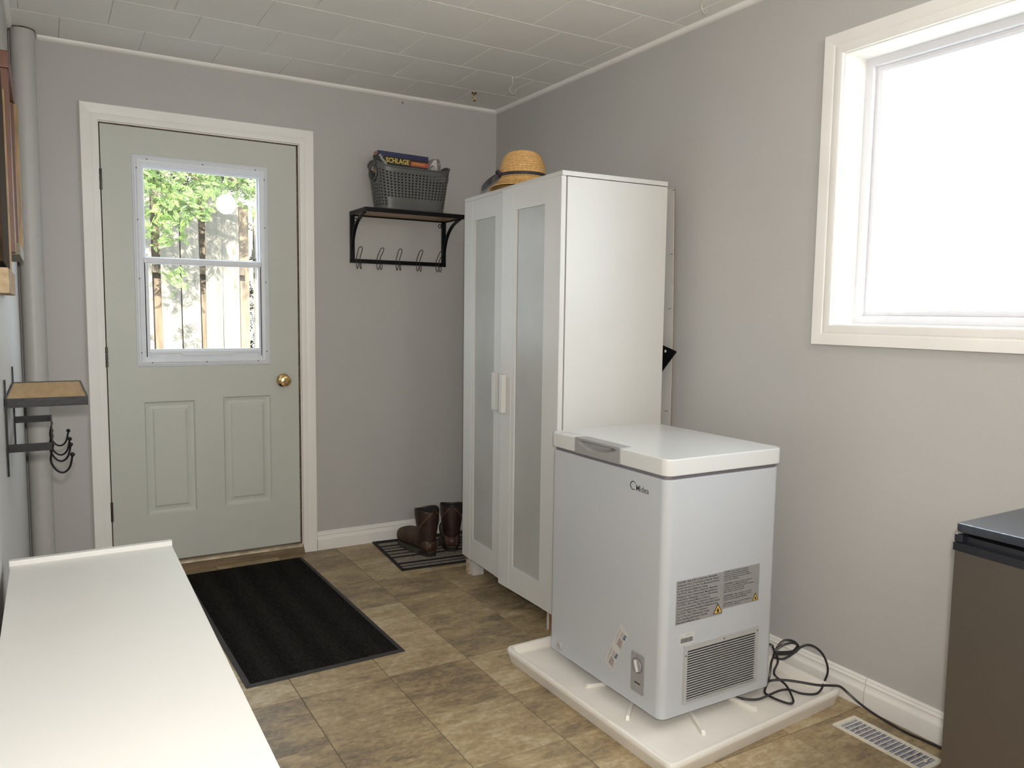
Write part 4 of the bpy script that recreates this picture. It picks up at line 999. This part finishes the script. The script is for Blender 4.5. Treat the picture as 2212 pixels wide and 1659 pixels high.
A2 = [(-0.30, -2.22, 0.030), (-0.251, -2.262, 0.036), (-0.213, -2.268, 0.048), (-0.182, -2.297, 0.056), (-0.150, -2.336, 0.058), (-0.112, -2.376, 0.056), (-0.080, -2.400, 0.057), (-0.058, -2.420, 0.057), (-0.044, -2.442, 0.040), (-0.036, -2.474, 0.022), (-0.033, -2.520, 0.009), (-0.036, -2.578, 0.0045), (-0.042, -2.641, 0.0042), (-0.036, -2.701, 0.0042), (-0.032, -2.78, 0.0042), (-0.03, -2.95, 0.0042), (-0.03, -3.3, 0.0042)]
obj('run', tube(new(), spline(A2, 5), 0.0040, 8), M['cord'], cd)

# ------------------------------------------------------------------ floor vent
vt = thing('floor_vent', 'worn cream metal floor register by the baseboard below the window', 'vent', (-0.145, -2.645, 0.0), 0.0)
vw, vl = 0.104, 0.290
fp = new(); 
plate(fp, (-vw/2, vw/2), (-vl/2, vl/2), [(-0.041, 0.041, -0.130, 0.130)], 'z', 0.0005, 0.0055)
obj('frame', fp, M['vent'], vt, smooth=False)
obj('duct_bottom', B(-0.043, 0.043, -0.132, 0.132, -0.0005, 0.0010), M['ventdark'], vt, smooth=False)
lm_ = to_mesh('louver', prism(new(), [(-0.0022, 0.0053), (0.0018, 0.0053), (0.0036, 0.0015), (0.0006, 0.0015)], 'x', -0.041, 0.041), False); lm_.materials.append(M['vent'])
for k in range(15): obj('louver', lm_, None, vt, (0, -0.114+k*0.0163, 0))
obj('damper_knob', lathe(new(), [(0.0, 0.0105), (0.005, 0.009), (0.0055, 0.004)], 12, (0.005, -0.118, 0)), M['vent'], vt)

# ------------------------------------------------------------------ mini fridge
mf = thing('mini_fridge', 'small stainless fridge with black top below the window', 'fridge', (-0.60, -3.060, 0.0))
obj('body', B(0.045, 0.560, -0.480, 0.0, 0.015, 0.800, 0.004), M['fridgeside'], mf)
tp = prism(new(), rrect(0.0, 0.565, -0.485, 0.003, 0.012, 4), 'z', 0.806, 0.826, 0.005); obj('top', tp, M['fridgetop'], mf)
obj('top_spacer', B(0.035, 0.555, -0.475, -0.012, 0.799, 0.807), M['fridgeblack'], mf)
dd = new()
outl = [(0.0, 0.001), (0.045, 0.001), (0.045, -0.481), (0.0, -0.481)]
curve = [(0.0-0.012*math.sin(PI*k/14), -0.481*(k/14)) for k in range(15)]
prism(dd, [(0.042, 0.0), ]+curve+[(0.042, -0.481)], 'z', 0.030, 0.771); obj('door', dd, M['steel'], mf)
hd_ = new(); curve2 = [(-0.004-0.012*math.sin(PI*k/14), 0.002-0.485*(k/14)) for k in range(15)]
prism(hd_, [(0.042, 0.002)]+curve2+[(0.042, -0.483)], 'z', 0.768, 0.785)
curve3 = [(0.010-0.010*math.sin(PI*k/14), 0.0-0.481*(k/14)) for k in range(15)]
prism(hd_, [(0.042, 0.0)]+curve3+[(0.042, -0.481)], 'z', 0.785, 0.799)
box(hd_, -0.002, 0.042, -0.016, 0.002, 0.785, 0.803, 0.003)
obj('handle_trim', hd_, M['fridgeblack'], mf)
obj('foot', B(0.06, 0.10, -0.06, -0.02, 0.0, 0.016), M['fridgeblack'], mf); obj('foot', B(0.06, 0.10, -0.46, -0.42, 0.0, 0.016), M['fridgeblack'], mf)

# ------------------------------------------------------------------ low white cabinet under the camera
lc = thing('low_cabinet', 'long low white cabinet along the left wall in the foreground', 'cabinet', (0, 0, 0))
LZ = 0.715
obj('top_board', prism(new(), [(-2.321, -2.072), (-2.009, -2.072), (-2.022, -3.55), (-2.321, -3.55)], 'z', LZ-0.018, LZ, 0.001), M['cabinet'], lc)
obj('end_panel', B(-2.323, -2.008, -2.072, -2.056, 0.0, LZ+0.0105, 0.0012), M['cabinet'], lc)
obj('end_panel', B(-2.323, -2.024, -3.566, -3.55, 0.0, LZ+0.0105, 0.0012), M['cabinet'], lc)
obj('back_panel', B(-2.317, -2.313, -3.55, -2.072, 0.02, LZ-0.018), M['cabinet'], lc)
obj('bottom_board', B(-2.313, -2.045, -3.55, -2.072, 0.05, 0.066), M['cabinet'], lc)
for k in range(3): 
    y = -3.548+k*0.492
    d_ = obj('door', B(-2.045, -2.029, y, y+0.488, 0.05, LZ-0.022, 0.0012), M['cabinet'], lc)
    obj('knob', lathe(new(), [(0.005, 0.0), (0.005, 0.012), (0.011, 0.016), (0.0, 0.022)], 14, (-2.029, y+0.44, 0.5), axis='x'), M['midgrey'], d_)

# ------------------------------------------------------------------ mats
dm = thing('door_mat', 'black ribbed entrance mat on the tiles in front of the door', 'mat', (-1.437, -0.735, 0.0), 0.020)
w2, l2_ = 0.287, 0.643
mb = new(); rr = []
for ins_, z in ((0.0, 0.0005), (0.0, 0.002), (0.016, 0.0055), (0.018, 0.0045)):
    rr.append([mb.verts.new(v) for v in ((-w2+ins_, -l2_+ins_, z), (w2-ins_, -l2_+ins_, z), (w2-ins_, l2_-ins_, z), (-w2+ins_, l2_-ins_, z))])
for r0, r1 in zip(rr, rr[1:]):
    for i in range(4): mb.faces.new((r0[i], r0[(i+1) % 4], r1[(i+1) % 4], r1[i]))
mb.faces.new(rr[-1]); mb.faces.new(rr[0][::-1]); bmesh.ops.recalc_face_normals(mb, faces=mb.faces)
obj('rubber_border', mb, M['rubber'], dm, smooth=False)
pl = new(); nr = 90
vsx = []
for i in range(nr*2+1):
    x = -w2+0.018+(2*w2-0.036)*i/(nr*2); z = 0.0068 if i % 2 else 0.0050
    vsx.append((pl.verts.new((x, -l2_+0.018, z)), pl.verts.new((x, l2_-0.018, z))))
for a, b in zip(vsx, vsx[1:]): pl.faces.new((a[0], b[0], b[1], a[1]))
obj('ribbed_pile', pl, M['pile'], dm, smooth=False)

sm = thing('boot_mat', 'striped grey and black mat beside the wardrobe under the boots', 'mat', (-0.775, -0.275, 0.0), math.radians(-4.6))
SW, SL = 0.72, 0.505
def stripe_mat(): 
    return mat('grey_mat_stripe', (0.235, 0.205, 0.165), 0.95, var=0.35, scale=120, bump=0.5)
M['stripegrey'] = stripe_mat(); M['stripedark'] = mat('dark_grey_mat_stripe', (0.060, 0.050, 0.042), 0.95, var=0.4, scale=120, bump=0.5); M['stripeblack'] = mat('black_mat_stripe', (0.010, 0.009, 0.010), 0.9, var=0.3, scale=80)
obj('mat_base', B(0.0, SW, -SL/2, SL/2, 0.0005, 0.003), M['stripeblack'], sm)
bands = [(-0.228, -0.212, 'stripegrey'), (-0.212, -0.190, 'stripedark'), (-0.190, -0.170, 'stripegrey'), (-0.138, -0.062, 'stripegrey'), (-0.032, -0.008, 'stripegrey'), (-0.008, 0.016, 'stripedark'), (0.016, 0.045, 'stripegrey'), (0.072, 0.094, 'stripegrey'), (0.094, 0.116, 'stripedark'), (0.116, 0.140, 'stripegrey'), (0.170, 0.212, 'stripegrey')]
for a, b, k in bands: obj('stripe', B(0.012, SW-0.012, a, b, 0.003, 0.0042), M[k], sm)
eb = new()
for a in ((0, SW, -SL/2-0.004, -SL/2+0.010), (0, SW, SL/2-0.010, SL/2+0.004), (-0.004, 0.012, -SL/2-0.004, SL/2+0.004), (SW-0.012, SW+0.004, -SL/2, SL/2)): box(eb, a[0], a[1], a[2], a[3], 0.0005, 0.0065, 0.0015)
obj('bound_edge', eb, M['stripeblack'], sm)

# ------------------------------------------------------------------ boots
def loft(bm, rings, cap0=True, cap1=True):
    R = [[bm.verts.new(p) for p in r] for r in rings]; n = len(R[0])
    for a, b in zip(R, R[1:]):
        for k in range(n): bm.faces.new((a[k], a[(k+1) % n], b[(k+1) % n], b[k]))
    if cap0: bm.faces.new(R[0][::-1])
    if cap1: bm.faces.new(R[-1])
    return bm
def make_boot(label, loc, rz, mirror=1):
    """heel at the local origin, toe towards +Y"""
    t = thing('work_boot', label, 'boot', loc, rz, 'brown leather boots on the striped mat')
    n = 24
    stn = [(-0.008, .030, .050, .032), (0.004, .038, .085, .038), (0.035, .043, .110, .041), (0.075, .045, .130, .042), (0.115, .047, .125, .044), (0.150, .050, .110, .046), (0.190, .055, .100, .052), (0.225, .057, .096, .055), (0.255, .053, .092, .051), (0.282, .040, .078, .039), (0.298, .018, .050, .018)]
    b = new(); rings = []
    for (y, w, h, wb_) in stn:
        r = []
        for k in range(n):
            a = 2*PI*k/n; c, s = math.cos(a), math.sin(a)
            x = (w if s > 0 else wb_)*math.copysign(abs(c)**0.75, c); z = 0.022+h/2*0.9+(h/2*0.9)*math.copysign(abs(s)**0.7, s)
            r.append((x+mirror*0.010*math.sin(y/0.29*PI)*1.0, y, z))
        rings.append(r)
    loft(b, rings); bmesh.ops.recalc_face_normals(b, faces=b.faces)
    v = obj('vamp', b, M['leathertan'], t); v['label'] = 'scuffed lighter brown foot of the boot'
    md = v.modifiers.new('round', 'SUBSURF'); md.levels = md.render_levels = 1
    # shaft: open tube with dipped collar, creased at the ankle
    b = new(); rings = []
    lv = [(0.055, 0.054, 0.043, .064), (0.080, 0.052, 0.045, .062), (0.100, 0.046, 0.046, .060), (0.125, 0.044, 0.050, .060), (0.150, 0.044, 0.053, .062), (0.175, 0.045, .057, .065), (0.200, 0.046, .060, .068), (0.225, 0.046, .062, .070), (0.245, 0.046, .063, .071)]
    for i, (z, cy, rx, ry) in enumerate(lv):
        r = []
        for k in range(n):
            a = 2*PI*k/n; f = (i/(len(lv)-1))**2.5
            dip = -0.012*f*abs(math.sin(a))**1.5+0.005*f*abs(math.cos(a))
            w = 1+0.03*math.sin(5*a+i)*(1-f)
            r.append((rx*w*math.cos(a), cy+ry*w*math.sin(a), z+dip))
        rings.append(r)
    loft(b, rings, False, False)
    s = obj('shaft', b, M['leather'], t)
    md = s.modifiers.new('thickness', 'SOLIDIFY'); md.thickness = 0.004; md.offset = -1
    md = s.modifiers.new('round', 'SUBSURF'); md.levels = md.render_levels = 1
    ln = new(); loft(ln, [[(p[0]*0.9, cy_ + (p[1]-cy_)*0.9, p[2]-0.006) for p in r] for r, cy_ in zip(rings[2:], [l[1] for l in lv[2:]])], True, False)
    obj('lining', ln, M['lining'], t)
    # heel counter
    so = new(); outl = []
    for k in range(36):
        a = 2*PI*k/36; c, s_ = math.cos(a), math.sin(a); y = 0.142+0.155*s_
        wd_ = 0.048+0.010*math.sin((y)/0.29*PI) if y > 0.10 else 0.046
        outl.append((wd_*math.copysign(abs(c)**0.6, c)+mirror*0.008*math.sin(max(y, 0)/0.29*PI), y))
    prism(so, outl, 'z', 0.003, 0.026, 0.003); obj('sole', so, M['sole'], t)
    hl = new(); prism(hl, [(x_, y_) for x_, y_ in outl if y_ < 0.075]+[], 'z', 0.0, 0.030, 0.002); obj('heel', hl, M['sole'], t)
    for sd in (-1, 1):
        st_ = new()
        for off in (0.0, 0.006):
            p = spline([(sd*0.012, -0.025, 0.240-off), (sd*0.034, -0.014-off*0.3, 0.215-off), (sd*0.053, 0.010, 0.180-off), (sd*0.0555, 0.035, 0.150-off)], 5)
            tube(st_, p, 0.0011, 5)
        obj('stitching', st_, M['stitch'], t)
    ps = new(); strip(ps, [(0.0, -0.026, 0.226), (0.0, -0.029, 0.250), (0.0, -0.020, 0.244)], (1, 0, 0), (0.018, 0.018), 0.002); obj('pull_strap', ps, M['leather'], t)
    hc = new(); rings = []
    for z, gsc in ((0.026, 1.0), (0.05, 1.02), (0.078, 0.97)):
        rings.append([((0.0415*gsc)*math.cos(a), 0.034+(0.046*gsc)*math.sin(a), z) for a in [PI+PI*k/14 for k in range(15)]])
    R_ = [[hc.verts.new(p) for p in r] for r in rings]
    for a, b2 in zip(R_, R_[1:]):
        for k in range(14): hc.faces.new((a[k], a[k+1], b2[k+1], b2[k]))
    h = obj('heel_counter', hc, mat('reddish_leather', (0.055, 0.022, 0.012), 0.5, var=0.4, scale=25, bump=0.4), t); md = h.modifiers.new('thickness', 'SOLIDIFY'); md.thickness = 0.003
    return t
make_boot('left brown leather work boot with scuffed toe, heel towards the room', (-0.580, -0.400, 0.0045), math.radians(9), 1)
make_boot('right brown leather work boot, its toe hidden behind the wardrobe edge', (-0.452, -0.372, 0.0045), math.radians(-24), -1)

# ------------------------------------------------------------------ things on the left wall
pf = thing('wooden_frame', 'tall red-brown wooden frame with gilt bead hanging on left wall', 'frame', (XL, 0, 0))
fy0, fy1, fz0, fz1 = -1.36, -0.90, 1.405, 1.945
for (a0, a1, c0, c1) in ((fy0, fy0+0.05, fz0, fz1-0.04), (fy1-0.045, fy1, fz0, fz1-0.04)): obj('stile', B(0.001, 0.030, a0, a1, c0, c1, 0.004), M['redwood'], pf)
obj('top_rail', B(0.001, 0.034, fy0, fy1, fz1-0.04, fz1+0.008, 0.005), M['redwood'], pf)
obj('bottom_rail', B(0.001, 0.040, fy0+0.05, fy1+0.004, fz0-0.004, fz0+0.035, 0.006), mat('olive_painted_wood', (0.17, 0.14, 0.08), 0.6, var=0.25), pf)
gb = new()
for y in (fy0+0.052, fy1-0.054): box(gb, 0.001, 0.022, y, y+0.007, fz0+0.035, fz1-0.04, 0.002)
box(gb, 0.001, 0.040, fy1-0.025, fy1-0.019, fz0+0.035, fz1-0.04, 0.002)
obj('gilt_bead', gb, M['goldwood'], pf)
ob = thing('weathered_plank', 'dark weathered plank with pale sawn end at the left picture edge', 'plank', (XL, 0, 0))
pk_ = prism(new(), [(-1.78, 1.36), (-1.40, 1.345), (-1.395, 1.80), (-1.45, 1.87), (-1.60, 1.90), (-1.78, 1.90)], 'x', 0.001, 0.016, 0.003); obj('board', pk_, M['darkwood'], ob)
obj('gilt_edge', B(0.001, 0.020, -1.397, -1.385, 1.345, 1.84, 0.002), M['goldwood'], ob)
obj('sawn_end', B(0.001, 0.026, -1.80, -1.385, 1.285, 1.345, 0.003), M['palewood'], ob)

# ------------------------------------------------------------------ ceiling hooks and wall nail
def cup_hook(label, loc, rz):
    t = thing('ceiling_hook', label, 'hook', loc, rz)
    p = spline([(0, 0, 0.0), (0, 0, -0.028), (-0.004, 0, -0.036), (-0.016, 0, -0.048), (-0.014, 0, -0.064), (0.002, 0, -0.074), (0.017, 0, -0.066), (0.020, 0, -0.052)], 6)
    obj('bent_wire', tube(new(), p, 0.0023, 8), M['wire'], t)
    obj('collar', lathe(new(), [(0.005, 0.0), (0.004, -0.004), (0.0023, -0.006)], 12), M['wire'], t)
cup_hook('white cup hook in the ceiling near the corner, above the wardrobe', (-0.246, -0.590, ZC), 0.1)
cup_hook('white cup hook in the ceiling at the top edge of the picture', (-0.195, -1.835, ZC), 0.3)
bh = thing('ceiling_hook', 'small brass flanged hook in the ceiling near the corner', 'hook', (-0.285, -0.262, ZC))
obj('flange', lathe(new(), [(0.011, 0.0), (0.0105, -0.003), (0.005, -0.005), (0.0045, -0.016), (0.0025, -0.018)], 16), M['brassdark'], bh)
obj('wing', B(-0.012, 0.014, -0.004, 0.004, -0.006, -0.001, 0.001), M['black'], bh)
obj('bent_arm', tube(new(), spline([(0, 0, -0.016), (0.006, 0, -0.026), (0.011, 0, -0.036), (0.006, 0, -0.042), (-0.003, 0, -0.038), (-0.007, 0, -0.030), (-0.007, 0, -0.022)], 5), 0.0026, 7), M['brassdark'], bh)
nl = thing('nail', 'tiny dark nail in the wall just below the ceiling strip', 'nail', (-0.578, 0, 2.363))
obj('shank', tube(new(), [(0.004, 0.004, 0.004), (0, -0.012, -0.010)], 0.0016, 6), M['ink'], nl)
obj('head', lathe(new(), [(0.0, -0.0125), (0.003, -0.0122), (0.003, -0.0110)], 10, (0, 0, -0.0105), axis='y'), M['ink'], nl)
